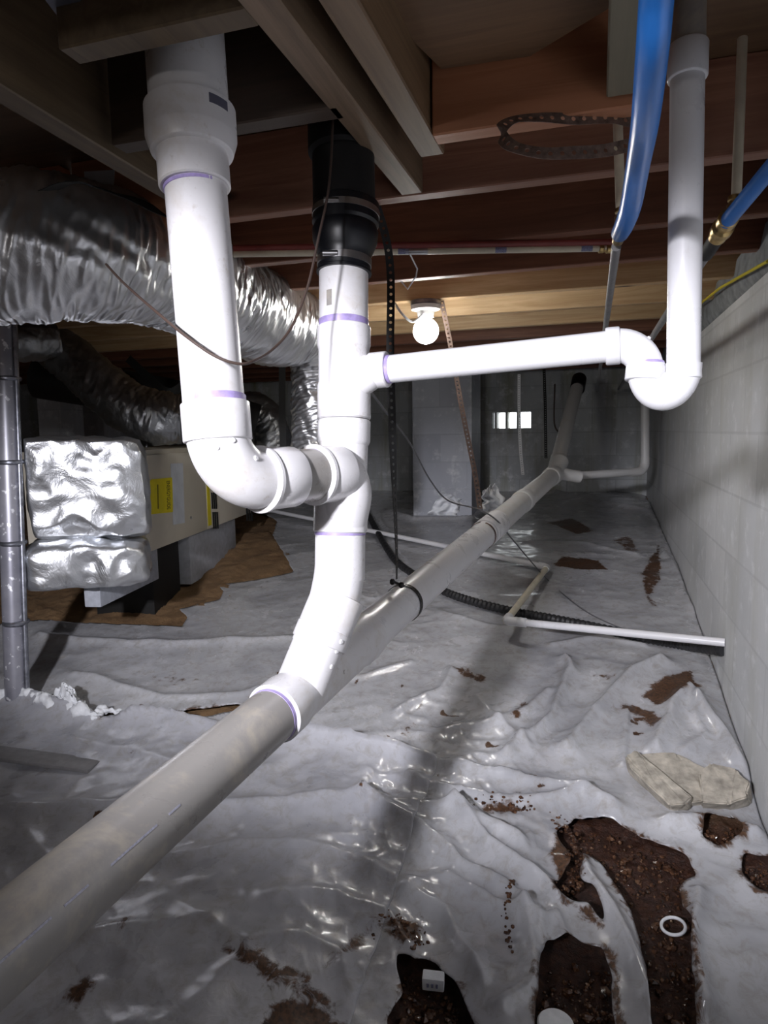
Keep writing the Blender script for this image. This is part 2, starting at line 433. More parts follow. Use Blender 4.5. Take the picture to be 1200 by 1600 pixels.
# rough sill cap on top of the right wall (broken mortar edge)
n = 170; v_ = []; f_ = []
for i in range(n + 1):
    y = YB + (YF - YB) * i / n
    a = .018 * fbm(y * 7, 0, 3, 4); c_ = .05 * fbm(y * 3.3, 5, 9, 4)
    top = 1.60 + .05 * fbm(y * 5, 2, 20, 4)
    v_ += [(XW + .012 + a * .2, y, 1.462 + .022 * fbm(y * 9, 7, 4)), (XW - .006 + a, y, 1.49), (XW - .012 + a + c_ * .3, y, 1.53 + c_ * .4), (XW + .0 + c_ * .4, y, top), (XW + .19, y, top), (XW + .19, y, 1.46)]
for i in range(n):
    for k in range(6):
        k2 = (k + 1) % 6; f_.append((i * 6 + k, i * 6 + k2, (i + 1) * 6 + k2, (i + 1) * 6 + k))
o = MB().add(v_, f_).build('trim_1', M['sill'], angle=60); o['kind'] = 'structure'
slab('trim_2', (XW + .02, YB, 1.60), (XW + .19, YF, ZC), M['ply_dark'])

# ---- soil floor and plastic sheets
def grid_mesh(name, X, Y, Z, mat, mask=None, attr=None, attrname='mud', thick=0):
    r, c = X.shape; idx = np.arange(r * c).reshape(r, c)
    q = np.stack([idx[:-1, :-1], idx[:-1, 1:], idx[1:, 1:], idx[1:, :-1]], -1).reshape(-1, 4)
    if mask is not None:
        keep = mask.reshape(-1)[q].all(1); q = q[keep]
    used = np.unique(q); re = -np.ones(r * c, int); re[used] = np.arange(len(used)); q = re[q]
    co = np.stack([X, Y, Z], -1).reshape(-1, 3)[used]
    if mask is not None:          # even out the torn edges
        e = np.sort(np.concatenate([q[:, [0, 1]], q[:, [1, 2]], q[:, [2, 3]], q[:, [3, 0]]]), 1)
        key, cnt = np.unique(e[:, 0].astype(np.int64) * len(co) + e[:, 1], return_counts=True)
        be = key[cnt == 1]; ea, eb = be // len(co), be % len(co)
        for _ in range(5):
            acc = np.zeros_like(co); num = np.zeros(len(co))
            np.add.at(acc, ea, co[eb]); np.add.at(acc, eb, co[ea]); np.add.at(num, ea, 1); np.add.at(num, eb, 1)
            bv = num == 2; co[bv] = .5 * co[bv] + .5 * acc[bv] / num[bv][:, None]
    me = bpy.data.meshes.new(name); me.vertices.add(len(co)); me.vertices.foreach_set('co', co.ravel())
    me.loops.add(q.size); me.loops.foreach_set('vertex_index', q.ravel().astype(np.int32))
    me.polygons.add(len(q)); me.polygons.foreach_set('loop_start', np.arange(0, q.size, 4, dtype=np.int32))
    me.polygons.foreach_set('loop_total', np.full(len(q), 4, np.int32)); me.update(calc_edges=True)
    me.polygons.foreach_set('use_smooth', np.ones(len(q), bool))
    if attr is not None:
        a = me.attributes.new(attrname, 'FLOAT', 'POINT'); a.data.foreach_set('value', attr.reshape(-1)[used].astype(np.float32))
    o = link(name, me, mat)
    if thick:
        md = o.modifiers.new('thickness', 'SOLIDIFY'); md.thickness = thick; md.offset = 1
    return o
def gz(Y): return np.interp(Y, GY, GZ)

# torn or missing places of the plastic, in ground coordinates
hole_left = gpoly([(-400, 1000), (0, 975), (60, 968), (110, 972), (190, 975), (283, 978), (292, 966), (277, 953), (342, 938), (347, 925), (338, 914), (400, 906), (458, 893), (440, 862), (425, 838), (432, 815), (405, 800), (300, 770), (-200, 760)])
mud_holes = [gpoly(q) for q in (
    [(868, 1318), (905, 1290), (960, 1295), (1010, 1318), (1065, 1338), (1085, 1372), (1062, 1395), (1072, 1450), (1085, 1520), (1092, 1640), (1030, 1640), (1018, 1560), (1005, 1500), (985, 1440), (955, 1385), (945, 1355), (915, 1352), (905, 1395), (925, 1430), (942, 1470), (905, 1440), (870, 1432), (865, 1400), (900, 1365), (890, 1340)],
    [(858, 1502), (895, 1492), (950, 1508), (962, 1545), (968, 1640), (835, 1640), (842, 1560)],
    [(628, 1512), (668, 1525), (712, 1560), (748, 1640), (612, 1640), (605, 1600), (632, 1570)],
    [(1165, 1335), (1230, 1340), (1230, 1405), (1185, 1400), (1160, 1370)],
    [(1100, 1290), (1150, 1285), (1165, 1305), (1125, 1325), (1098, 1310)])]
stains = [(q, s) for q, s in (
    ([(1000, 1090), (1040, 1060), (1078, 1048), (1092, 1075), (1060, 1100), (1030, 1108)], .9),
    ([(955, 1112), (985, 1100), (1030, 1118), (1040, 1140), (1015, 1158), (1005, 1130)], .7),
    ([(860, 885), (880, 872), (935, 878), (952, 893), (905, 892)], .8),
    ([(850, 818), (895, 812), (930, 832), (905, 838)], .75),
    ([(1000, 900), (1018, 868), (1030, 850), (1035, 900), (1020, 935), (1035, 958), (1010, 945)], .7),
    ([(955, 845), (985, 838), (1000, 862), (980, 868)], .6),
    ([(150, 1480), (200, 1460), (215, 1440), (235, 1450), (190, 1500)], .5),
    ([(100, 1590), (140, 1555), (155, 1565), (120, 1610)], .85),
    ([(330, 1500), (400, 1510), (480, 1540), (530, 1580), (500, 1600), (420, 1570), (340, 1530)], .62),
    ([(420, 1600), (480, 1585), (540, 1600), (550, 1640), (400, 1640)], .9),
    ([(500, 1530), (540, 1480), (600, 1440), (610, 1450), (560, 1500), (520, 1550)], .6),
    ([(600, 1450), (660, 1445), (665, 1490), (620, 1500)], .75),
    ([(740, 1275), (800, 1265), (830, 1275), (760, 1295)], .75),
    ([(740, 1050), (760, 1060), (750, 1072)], .8),
    ([(640, 1130), (660, 1085), (668, 1095), (650, 1150), (610, 1165)], .55),
    ([(690, 1045), (735, 1045), (760, 1068), (800, 1058), (755, 1075)], .65),
    ([(195, 1045), (290, 1055), (340, 1060), (260, 1075)], .42),
    ([(795, 1125), (820, 1100), (825, 1112), (805, 1130)], .8),
    ([(910, 1055), (990, 1060), (950, 1070)], .6),
    ([(870, 1300), (890, 1310), (905, 1395), (880, 1400), (860, 1350)], .85),
)]
stains = [(gpoly(q), s) for q, s in stains]
# folds: (pixel polyline, height, width)
folds = [
    ([(0, 1290), (150, 1285), (380, 1278), (560, 1275), (700, 1290), (820, 1330)], .042, .030),
    ([(560, 1275), (640, 1310), (720, 1375), (790, 1400), (830, 1440)], .045, .020),
    ([(700, 1290), (760, 1340), (860, 1390), (880, 1420)], .05, .020),
    ([(250, 1350), (400, 1345), (520, 1360), (620, 1400), (700, 1420)], .022, .018),
    ([(400, 1080), (560, 1060), (640, 1040)], .02, .015),
    ([(560, 1175), (700, 1205), (860, 1240), (960, 1270)], .045, .022),
    ([(640, 1230), (760, 1262), (920, 1262)], .035, .018),
    ([(800, 1190), (860, 1120), (885, 1060), (880, 1040)], .05, .022),
    ([(880, 1180), (930, 1120), (990, 1060), (1040, 1035)], .05, .028),
    ([(965, 1200), (975, 1150), (985, 1120)], .03, .012),
    ([(1020, 1180), (1060, 1120), (1090, 1090), (1120, 1130), (1150, 1200)], .06, .026),
    ([(1060, 1180), (1095, 1150), (1100, 1110)], .03, .015),
    ([(700, 1150), (790, 1130), (850, 1090)], .03, .02),
    ([(610, 1120), (680, 1080), (700, 1050)], .025, .015),
    ([(740, 1090), (800, 1150), (830, 1180)], .03, .014),
    ([(920, 1350), (960, 1430), (1005, 1520), (1030, 1600)], .045, .022),
    ([(1085, 1400), (1095, 1480), (1120, 1600)], .05, .018),
    ([(1040, 1285), (1100, 1275), (1170, 1290)], .04, .018),
    ([(850, 1470), (880, 1450), (900, 1490), (870, 1540)], .03, .015),
    ([(820, 1440), (840, 1500), (830, 1560), (790, 1600)], .04, .015),
    ([(640, 1420), (700, 1450), (720, 1500), (760, 1560)], .035, .016),
    ([(0, 1440), (120, 1500), (250, 1470), (330, 1460)], .015, .03),
    ([(120, 1180), (260, 1210), (420, 1215)], .012, .03),
    ([(60, 990), (200, 1010), (380, 1000), (480, 1000)], .025, .022),
    ([(120, 1060), (260, 1090), (420, 1080)], .02, .02),
    ([(860, 1010), (940, 1000), (1010, 1010)], .02, .012),
    ([(690, 960), (760, 980), (850, 990)], .012, .02),
    ([(600, 800), (650, 815), (740, 812)], .04, .03),
    ([(1015, 785), (1035, 850), (1075, 930), (1120, 1010)], .03, .02),
    ([(870, 770), (940, 790), (1010, 800)], .04, .03),
    ([(820, 850), (900, 850), (1000, 870)], .02, .025),
    ([(430, 1430), (520, 1420), (600, 1440), (640, 1500)], .018, .014),
    ([(380, 1500), (470, 1480), (540, 1500), (560, 1560)], .018, .014),
    ([(590, 800), (620, 870), (640, 900)], .02, .015),
    ([(700, 1400), (800, 1440), (850, 1460)], .03, .016),
]
folds = [(gpoly(q), h * .95, wd) for q, h, wd in folds]

def field(X, Y, seed=0):
    wx = X + .10 * fbm(X * 3, Y * 3, 50, 3); wy = Y + .10 * fbm(X * 3, Y * 3, 60, 3)
    Z = .018 * fbm(X * 2.1, Y * 2.1, 1 + seed, 3)
    near = np.clip((2.6 - Y) / 1.2, .25, 1); rightw = np.clip((X + 1.2) / 1.2, .25, 1)
    Z += near * rightw * .026 * ridged(wx * 2.6 + wy * .8, wy * 5.0 - wx * 1.1, 5 + seed, 3)
    Z += .010 * ridged(wx * 3.2 - wy * 3, wy * 3.4 + wx * 1.5, 15 + seed, 3) * (.4 + near)
    Z += .0014 * ridged(wx * 13, wy * 17, 25, 2) * rightw
    crk = np.exp(-((X + .35) / .35) ** 2 - ((Y - 1.75) / .45) ** 2)
    crk += .8 * np.exp(-((X + .95) / .3) ** 2 - ((Y - 2.9) / .5) ** 2)
    Z += crk * (.020 * ridged(wx * 10 + wy * 5, wy * 12 - wx * 4, 33, 3))
    for pts, h, wd in folds:
        xs_ = [p[0] for p in pts]; ys_ = [p[1] for p in pts]; pad = wd * 7
        sel = (X > min(xs_) - pad) & (X < max(xs_) + pad) & (Y > min(ys_) - pad) & (Y < max(ys_) + pad)
        if not sel.any(): continue
        d = seg_dist(wx[sel], wy[sel], pts)
        Z[sel] += h * np.exp(-(np.sqrt(d * d + 3e-5)) / wd)
    # drop to the wall
    Z += -.02 * np.exp(-(XW - X) / .05)
    return Z

# soil: structure floor
u = np.linspace(0, 1, 330); yy = np.concatenate([np.linspace(YB, .5, 30), .5 + (YF - .5) * np.linspace(0.003, 1, 380) ** 1.25])
U, Yg = np.meshgrid(u, yy); Wd = np.clip(.75 + 1.25 * np.clip(Yg, 0, 9), 2.0, 99)
Wd = np.where(U > .985, XW - XL, Wd); Xg = XW - U * Wd
Xg[:, -1] = XL
soilz = gz(Yg) - .022 + .016 * fbm(Xg * 5, Yg * 5, 70, 4) + .016 * ridged(Xg * 16, Yg * 16, 75, 3) - .01
lump = in_poly(Xg, Yg, gpoly([(60, 990), (300, 960), (470, 890), (420, 830), (200, 850), (50, 930)]))
soilz += np.where(lump, .025 * (vnoise(Xg * 7, Yg * 7, 80) + .5 * vnoise(Xg * 21, Yg * 21, 81)), 0)
wet = np.clip((2.1 - Yg) / .3, 0, 1) * np.clip((Xg + 1.6) / .4, 0, 1)
o = grid_mesh('floor', Xg, Yg, soilz, M['soil'], None, wet, 'wet'); o['kind'] = 'structure'

# edge line between the near sheet and the far sheet
edge_px = [(-300, 1095), (-60, 1106), (30, 1110), (60, 1114), (95, 1128), (148, 1142), (156, 1140), (163, 1133), (186, 1134), (195, 1142), (270, 1140), (300, 1148), (330, 1152), (420, 1165), (520, 1178), (600, 1192)]
edge = gpoly(edge_px)
ex = [p[0] for p in edge]; ey = [p[1] for p in edge]
u = np.linspace(0, 1, 560); yy = .45 + (YF - .455) * np.linspace(0, 1, 640) ** 1.45
U, Yg = np.meshgrid(u, yy); Xg = XW - .004 - U * (.70 + 1.25 * Yg)
base = gz(Yg) + field(Xg, Yg)
mudv = np.zeros_like(Xg)
maskX = Xg > XL + .03
for q, s in stains:
    px_, py_ = Xg + .02 * fbm(Xg * 9, Yg * 9, 91, 3), Yg + .02 * fbm(Xg * 9, Yg * 9, 92, 3)
    sd = seg_dist(px_, py_, q + [q[0]]) * np.where(in_poly(px_, py_, q), 1, -1)
    mudv = np.maximum(mudv, s * np.clip(.55 + sd / .05, 0, 1))
# small specks everywhere near the camera on the right
speck = vnoise(Xg * 34, Yg * 34, 95) * vnoise(Xg * 7, Yg * 7, 96)
mudv = np.maximum(mudv, np.clip((speck - .62) * 6, 0, .7) * (Yg < 2.3) * (Xg > -1.4))
jag = .012 * fbm(Xg * 25, Yg * 25, 100, 3)
jx, jy = Xg + jag, Yg + .02 * fbm(Xg * 22, Yg * 22, 104, 3)
mask = ~in_poly(jx, jy, hole_left) & maskX
for q in mud_holes + [gpoly([(140, 1140), (150, 1122), (215, 1113), (260, 1119), (300, 1112), (375, 1104), (378, 1110), (300, 1126), (250, 1137), (190, 1142)])]:  # last gap bares dark soil as the shadow behind the raised edge
    ii = in_poly(Xg + .05 * fbm(Xg * 9, Yg * 9, 110, 5), Yg + .05 * fbm(Xg * 9, Yg * 9, 114, 5), q)
    mask &= ~ii
    mudv = np.maximum(mudv, .62 * np.exp(-seg_dist(Xg, Yg, q + [q[0]]) / .03))
ylim = np.interp(Xg, ex, ey) + .006 * fbm(Xg * 30, Yg * 3, 120, 3)
far = Yg > ylim - .10
in_left = Xg < -.50
maskA = mask & (far | ~in_left)
sheetA = grid_mesh('plastic_sheet', Xg, Yg, base, M['sheet'], maskA, mudv, thick=.0012)
tag(sheetA, 'crumpled grey plastic ground sheet running from under the pipes back to the far wall', 'plastic sheet', 'plastic sheets on the ground')
lift = .028 + .045 * np.exp(-np.abs(Yg - ylim) / .035) * (.6 + .8 * vnoise(Xg * 6, Yg * 2, 131)) + .008 * vnoise(Xg * 20, Yg * 20, 130)
edge_fade = np.clip((-.42 - Xg) / .25, 0, 1)
zB = base + lift * edge_fade + .002
maskB = (Yg <= ylim) & (Xg < -.42) & mask
sheetB = grid_mesh('plastic_sheet', Xg, Yg, zB, M['sheet2'], maskB, mudv, thick=.002)
tag(sheetB, 'pale plastic ground sheet at lower left with a ragged raised edge below the metal post', 'plastic sheet', 'plastic sheets on the ground')

# ------------------------------------------------------------------ floor framing overhead
ZJ = 1.55
def board(name, a, b_, w_, zb, zt, mat, label, cat='wooden beam', group=None, roll=0):
    """a,b: xy ends of the centre line"""
    a = Vector((a[0], a[1], 0)); b_ = Vector((b_[0], b_[1], 0)); t = b_ - a; s = Vector((-t.y, t.x, 0)).normalized() * w_
    o = MB().box(a - s / 2 + Vector((0, 0, zb)), t, s, (0, 0, zt - zb)).build(name, mat, bevel=.0025, seg=1)
    return tag(o, label, cat, group)
JG = 'floor joists crossing overhead'
jy_near = (-2.3, -1.9, -1.5, -1.12, -.36, .03, .42)
for i, y in enumerate(jy_near):
    board('floor_joist', (XL, y), (XW + .01, y), .04, ZJ, ZC, M['wood_red'], 'brown floor joist overhead above and behind the viewer', 'joist', JG)
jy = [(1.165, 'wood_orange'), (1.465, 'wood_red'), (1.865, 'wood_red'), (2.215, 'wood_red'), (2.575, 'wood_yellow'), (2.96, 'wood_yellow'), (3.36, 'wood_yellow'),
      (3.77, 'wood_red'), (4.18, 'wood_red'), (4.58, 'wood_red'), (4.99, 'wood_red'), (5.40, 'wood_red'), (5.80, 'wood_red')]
ordn = ['first', 'second', 'third', 'fourth', 'fifth', 'sixth', 'seventh', 'eighth', 'ninth', 'tenth', 'eleventh', 'twelfth', 'thirteenth']
for i, (y, mt) in enumerate(jy):
    if i < 2: continue
    d_ = {1: 'reddish floor joist against which the two lengthwise planks end', 2: 'dark reddish floor joist just in front of the white pipe on the ceiling',
          3: 'brown floor joist just behind the red tube, nearest before the lit bulb', 4: 'pale lit floor joist that carries the glowing bulb',
          5: 'pale yellow floor joist first beyond the glowing bulb', 6: 'yellow floor joist second beyond the glowing bulb'}.get(i, 'brown floor joist overhead, %s beyond the glowing bulb' % ordn[i - 5])
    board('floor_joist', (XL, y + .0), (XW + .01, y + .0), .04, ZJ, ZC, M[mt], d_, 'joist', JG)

# near bays, cut up around the drains
board('floor_joist', (-.262, 1.168), (.052, 1.168), .04, 1.537, ZC, M['wood_orange'], 'orange joist above the loop of brown strap, with dark knots', 'joist', JG)
board('floor_joist', (-.835, 1.465), (XW + .01, 1.465), .04, ZJ, ZC, M['wood_pink'], 'reddish floor joist against which the lengthwise plank ends, behind the strap loop', 'joist', JG)
gx0, gx1 = PY(91, 240, 1.445).x, PY(109, 240, 1.445).x
board('floor_joist', (gx1, 1.465), (-.842, 1.465), .04, 1.50, ZC, M['wood_orange'], 'short orange board above the foil duct with a pale patch of tape on it', 'joist', JG)
board('floor_joist', (XL, 1.465), (gx0, 1.465), .04, 1.50, ZC, M['wood_orange'], 'orange board at the left edge above the near end of the foil duct', 'joist', JG)
tp = [PY(x, y, 1.4435) for x, y in ((131, 268), (179, 265), (177, 300), (133, 300))]
o = MB().add(tp + [p + Vector((0, .001, 0)) for p in tp], [(0, 1, 2, 3), (7, 6, 5, 4), (0, 4, 5, 1), (1, 5, 6, 2), (2, 6, 7, 3), (3, 7, 4, 0)]).build('tape_patch', M['paper'], smooth=False)
tag(o, 'pale rectangle of tape on the orange board above the foil duct', 'tape')
board('wooden_header', (-.80, 1.052), (-.385, 1.052), .04, ZJ, ZC, M['ply_dark'], 'dark cross board behind the top of the left white pipe, before the black soil pipe', 'wooden beam')
board('wooden_header', (-.67, .79), (-.40, .79), .04, ZJ, ZC, M['wood_dk'], 'brown cross board at the top edge in front of the left white pipe', 'wooden beam')
board('ceiling_plank', (-.385, .2), (-.372, 1.44), .047, ZJ, 1.70, M['wood_y'], 'worn lengthwise plank overhead, left of the pair, above the black rubber coupling', 'wooden beam', 'lengthwise planks overhead')
board('ceiling_plank', (-.297, .2), (-.287, 1.262), .045, ZJ, 1.70, M['wood_y2'], 'tan lengthwise plank overhead, right of the pair, ending before the reddish joist', 'wooden beam', 'lengthwise planks overhead')
board('ceiling_plank', (.026, .3), (.031, 1.14), .040, ZJ, 1.62, M['wood_green'], 'greenish treated board overhead beside the blue pipe', 'wooden beam')
board('wooden_girder', (-.808, .2), (-.862, 1.44), .045, ZJ, ZC, M['wood_dk'], 'dark lengthwise girder board above the foil duct at upper left', 'wooden beam')
# lower subfloor patch panel with a cut corner
pz = 1.632
pl = [PZ(690, 108, pz), PZ(828, 88, pz), PZ(960, 8, pz), PZ(1000, -120, pz), PZ(560, -200, pz), PZ(600, 20, pz)]
pl[0].y = min(pl[0].y, 1.14)
nn = len(pl)
o = MB().add(pl + [p + Vector((0, 0, .018)) for p in pl], [tuple(range(nn)), tuple(range(2 * nn - 1, nn - 1, -1))] + [(i, (i + 1) % nn, (i + 1) % nn + nn, i + nn) for i in range(nn)]).build('subfloor_panel', M['ply'], smooth=False)
tag(o, 'brown wood panel with a cut corner above the orange joist', 'wood panel')

mp_ = [PZ(66, -6, 1.60), PZ(118, -6, 1.60), PZ(178, 47, 1.60), PZ(132, 58, 1.60), PZ(104, 44, 1.60)]
o = MB().add(mp_ + [p + Vector((0, 0, .004)) for p in mp_], [(0, 1, 2, 3, 4), (9, 8, 7, 6, 5)] + [(i, (i + 1) % 5, (i + 1) % 5 + 5, i + 5) for i in range(5)]).build('metal_plate', simple('dull_zinc_plate', (.16, .16, .20), .5, .5, 20, .2), smooth=False)
tag(o, 'dim grey metal plate beside the girder at the top left corner', 'metal plate')

# ------------------------------------------------------------------ white drain piping: one glued assembly
R4, R3, R2, R15, H3 = .0572, .0446, .0302, .0243, .0492
drain = empty('drain_piping', (-.44, 1.10, .60), 'branching white plastic drain piping with stack, trap, side branches and the long sloping main', 'drain pipe')
def seg_pt(a, b_, t): return Vector(a) + (Vector(b_) - Vector(a)) * t
def piece(name, mb, mat='pvc', label=None, parent=None, **k):
    o = mb.build(name, M[mat], parent or drain, **k)
    if label: o['label'] = label
    return o
def primer(A, B, r, parent):
    return MB().lathe(A, B, [(0, r - .001), (.1, r + .0007), (.9, r + .0007), (1, r - .001)], 40, True).build('primer_ring', M['primer'], parent)
def along(A, B, m): return Vector(A) + (Vector(B) - Vector(A)).normalized() * m
def patch(A, B, r, t0, t1, a0, a1, mat, name, parent, n=8):
    """curved patch on a pipe A->B; angle 0 faces the camera"""
    A, B = Vector(A), Vector(B); t = (B - A).normalized(); c = (CAMLOC - (A + B) / 2); c = (c - t * c.dot(t)).normalized(); s_ = t.cross(c)
    v_ = []
    for rr in (r - .002, r + .0006):
        for q in (t0, t1):
            for k in range(n + 1):
                a = math.radians(a0 + (a1 - a0) * k / n); v_.append(A + (B - A) * q + (c * math.cos(a) + s_ * math.sin(a)) * rr)
    m_ = n + 1; f_ = []
    for k in range(n):
        f_ += [(k, k + 1, m_ + k + 1, m_ + k), (2 * m_ + k, 3 * m_ + k, 3 * m_ + k + 1, 2 * m_ + k + 1), (k, 2 * m_ + k, 2 * m_ + k + 1, k + 1), (m_ + k, m_ + k + 1, 3 * m_ + k + 1, 3 * m_ + k)]
    f_ += [(0, m_, 3 * m_, 2 * m_), (n, 2 * m_ + n, 3 * m_ + n, m_ + n)]
    return MB().add(v_, f_).build(name, M[mat], parent)

from mathutils.bvhtree import BVHTree
def stud(o, px, py, r=.004, name='moulding_stud', mat='pvc'):
    me = o.data; t = BVHTree.FromPolygons([v.co for v in me.vertices], [tuple(p.vertices) for p in me.polygons])
    h, nn_, _, _ = t.ray_cast(CAMLOC, ray(px, py).normalized())
    if h is None: return
    if nn_.dot(h - CAMLOC) > 0: nn_ = -nn_
    MB().lathe(h - nn_ * .003, h + nn_ * .0022, [(0, r), (.8, r), (1, r * .7)], 16).build(name, M[mat], o)
# left branch
Lt = P(284, -8, .985); Lc0 = P(296, 170, .985); Lc1 = P(300, 222, .985); Lb1 = P(305, 294, .985); Lh0 = P(336, 630, .985); Lh1 = P(339, 688, .985)
op = piece('pipe', MB().tube([Lt, Lc0, Lc1], R4, 56), label='wide white pipe at the top of the left branch')
CU = P(297, 172, .985); CD = P(301, 243, .985)
cu = piece('reducer_coupling', MB().lathe(CU, CD, [(0, .0625), (.03, .0655), (.62, .0655), (.66, .0655), (.97, .0590), (1, .056)], 56))
patch(CU, CD, .0655, .12, .32, -52, -24, 'inkdark', 'printed_mark', cu)
bu = piece('bushing', MB().lathe(P(300, 232, .985), Lb1, [(0, .0515), (.6, .0515), (.965, .0515), (1, .049)], 56))
lp = piece('pipe', MB().tube([P(304, 270, .985), P(320, 460, .985), P(336, 650, .985)], R3, 56))
primer(Lb1, along(Lb1, Lh0, .006), R3, lp); primer(P(335.2, 618, .985), P(336.2, 634, .985), R3, lp)
Eo = P(345, 755, .978); Ex = P(420, 748, 1.055); X3 = P(536, 740, 1.225)
el = MB().tube(corner_path(Lh0 + (Lh1 - Lh0) * .5, P(347, 756, .98), Ex, .078, 18), .0455, 56)
el.hub(Lh0, P(341, 690, .985), H3 + .0006, n=56)
ax = (X3 - Ex).normalized()
el.hub(P(408, 749, 1.042), P(455, 745, 1.092), H3, n=56)
el.lathe(P(401, 749.5, 1.035), P(412, 749, 1.047), [(0, .046), (.3, .0525), (.7, .0525), (1, .047)], 56)
elb = piece('elbow', el, label='stained ninety degree elbow')
stud(elb, 364, 688); stud(elb, 400, 716, .0042)
stud(elb, 340, 700, .003)
sp_ = piece('pipe', MB().tube([P(440, 746, 1.076), P(500, 741.5, 1.150)], R3, 56), 'pvc_old_shaded', 'short brownish pipe between elbow and stack')
primer(P(486, 742.5, 1.134), P(492, 742, 1.141), R3, sp_)
# stack
st = lambda y, x=None: P(x if x else np.interp(y, [430, 650, 830, 905], [537, 537.5, 531.5, 531]), y, 1.22)
s1 = piece('pipe', MB().tube([st(400), st(540)], R3, 56))
primer(st(500), st(512), R3, s1)
patch(st(400), st(540), R3, .45, .62, 28, 42, 'pvc_old_shaded', 'dirt_mark', s1)
tee = MB().lathe(st(511, 537.5), st(656, 537.5), [(0, .0462), (.012, .0485), (.20, .0485), (.25, .0462), (.60, .0462), (.64, .0485), (.985, .0485), (1, .0462)], 56)
tb = P(537.5, 583, 1.22); a0 = P(600, 577.5, 1.195); a1 = P(950, 541.5, 1.055)
tee.tube([tb, P(583, 580, 1.20)], [.034, .0285], 40); tee.tube(smooth_path([P(540, 622, 1.215), P(556, 600, 1.208), P(578, 583, 1.2)], 6), [.030] * 13, 32)
ad = (a1 - a0).normalized()
tee.lathe(P(575, 580, 1.205), P(606, 577, 1.193), [(0, .027), (.18, .0318), (.95, .0318), (1, .0300)], 40)
teeo = piece('sanitary_tee', tee)
cp = piece('coupling', MB().lathe(st(657, 537.5), st(696, 537), [(0, .0462), (.05, .0482), (.85, .0482), (1, .045)], 56))
wy = MB().tube([st(690), st(836)], .0455, 56)
pin = [P(497, 741.5, 1.152), P(518, 741, 1.178), P(534, 748, 1.195), P(541, 772, 1.204), P(537, 800, 1.212), P(532, 826, 1.22)]
wy.tube(smooth_path(pin, 8), .0455, 56)
wy.hub(P(490, 742, 1.140), P(532, 740.5, 1.186), H3, n=56)
wy.lathe(P(486, 742.3, 1.134), P(496, 742, 1.147), [(0, .046), (.3, .0520), (.7, .0520), (1, .047)], 56)
wy.lathe(st(776), st(832), [(0, .0462), (.08, H3), (.96, H3), (1, .046)], 56)
wyo = piece('sanitary_wye', wy)
s3 = piece('pipe', MB().tube([st(825), st(905)], .0455, 56)); primer(st(829), st(836), .0458, s3)
# 45 elbow and wye branch
mainP = lambda Y: Vector((-.529 + .1023 * (Y - .533), Y, .568 + .0745 * (Y - .533)))
J = mainP(1.03)
B0 = P(531, 912, 1.218)
e45 = MB().tube(corner_path(st(880), P(531, 925, 1.217), seg_pt(B0, J, .6), .05, 12), .0455, 56)
d45 = (J - P(531, 925, 1.217)).normalized()
q0 = P(531, 925, 1.217)
e45.hub(q0 + d45 * .008, q0 + d45 * .075, H3, n=56)
piece('elbow', e45, label='forty five degree elbow at the foot of the stack')
mw = MB().tube([q0 + d45 * .06, J + d45 * .0], .0462, 56)
mw.hub(q0 + d45 * .070, q0 + d45 * .100, H3 + .001, n=56)
Ya, Yb = .945, 1.31
mw.lathe(mainP(Ya), mainP(Yb), [(0, .0465), (.008, H3 + .0012), (.12, H3 + .0012), (.17, .0468), (.80, .0468), (.85, H3 + .0008), (.99, H3 + .0008), (1, .0465)], 64)
mwo = piece('wye', mw, label='wye fitting joining the stack to the long main')
for q_ in ((533, 1003), (526, 1018), (518, 1042), (538, 1050)): stud(mwo, *q_)
# the long sloping main
Y1_, Y2_, Y3_ = 2.39, 2.62, 3.62
mp1 = piece('pipe', MB().tube([mainP(-1.0), mainP(.2), mainP(Ya + .03)], R3, 64), 'pvc_old_shaded', 'near length of the main, dull and greyish')  # the shade over this length is in its colour
primer(mainP(Ya - .008), mainP(Ya + .002), R3, mp1)
for k, (t0, t1) in enumerate([(.30, .325), (.335, .36), (.375, .385), (.40, .455), (.47, .50), (.53, .60), (.62, .64)]):
    patch(mainP(-.1), mainP(.92), R3, t0 + .12, t1 + .12, 11, 14, 'print_faint', 'printed_mark', mp1, 2)
mp2 = piece('pipe', MB().tube([mainP(Yb - .02), mainP(Y1_)], R3, 56), 'pvc_clean')
mc = piece('coupling', MB().hub(mainP(Y1_ - .09), mainP(Y1_ + .09), H3), 'pvc_clean')
mp3 = piece('pipe', MB().tube([mainP(Y1_ + .05), mainP(3.8)], R3, 48), 'pvc_far')
piece('coupling', MB().hub(mainP(2.92), mainP(3.0), H3, n=48), 'pvc_far')
fw = MB().hub(mainP(3.68), mainP(3.80), H3 + .002, n=48)
mE = mainP(3.86)
fw.tube([mainP(3.78), mE, mE + Vector((.02, .10, .06))], .046, 48)
fw.tube([mE, P(905, 745, (mE - CAMLOC).dot(FWD) + .05)], .034, 32)
piece('wye', fw, 'pvc_far', 'far wye fitting by the back wall')
t0_ = P(868, 735, 4.05); t1_ = P(903, 600, 4.85)
fr = piece('pipe', MB().tube([t0_, P(884, 672, 4.4), t1_], R3, 40), 'pvc_far', 'far riser leaning up towards the joists')
piece('coupling', MB().hub(P(867, 738, 4.02), P(873, 716, 4.16), H3, n=40), 'pvc_far')
piece('rubber_cap', MB().hub(P(902, 608, 4.80), P(905, 592, 4.92), .052, n=40), 'rubber')
sb0 = P(885, 744, 4.05); sb1 = P(1007, 736.5, 4.35); sb2 = P(1008, 560, 4.35)
piece('pipe', MB().tube([sb0, sb1 + (sb0 - sb1) * .1], R2 * .82, 32), 'pvc_far', 'small horizontal pipe along the back wall')
piece('coupling', MB().hub(sb0, P(905, 743, 4.1), .033, n=32), 'pvc_far')
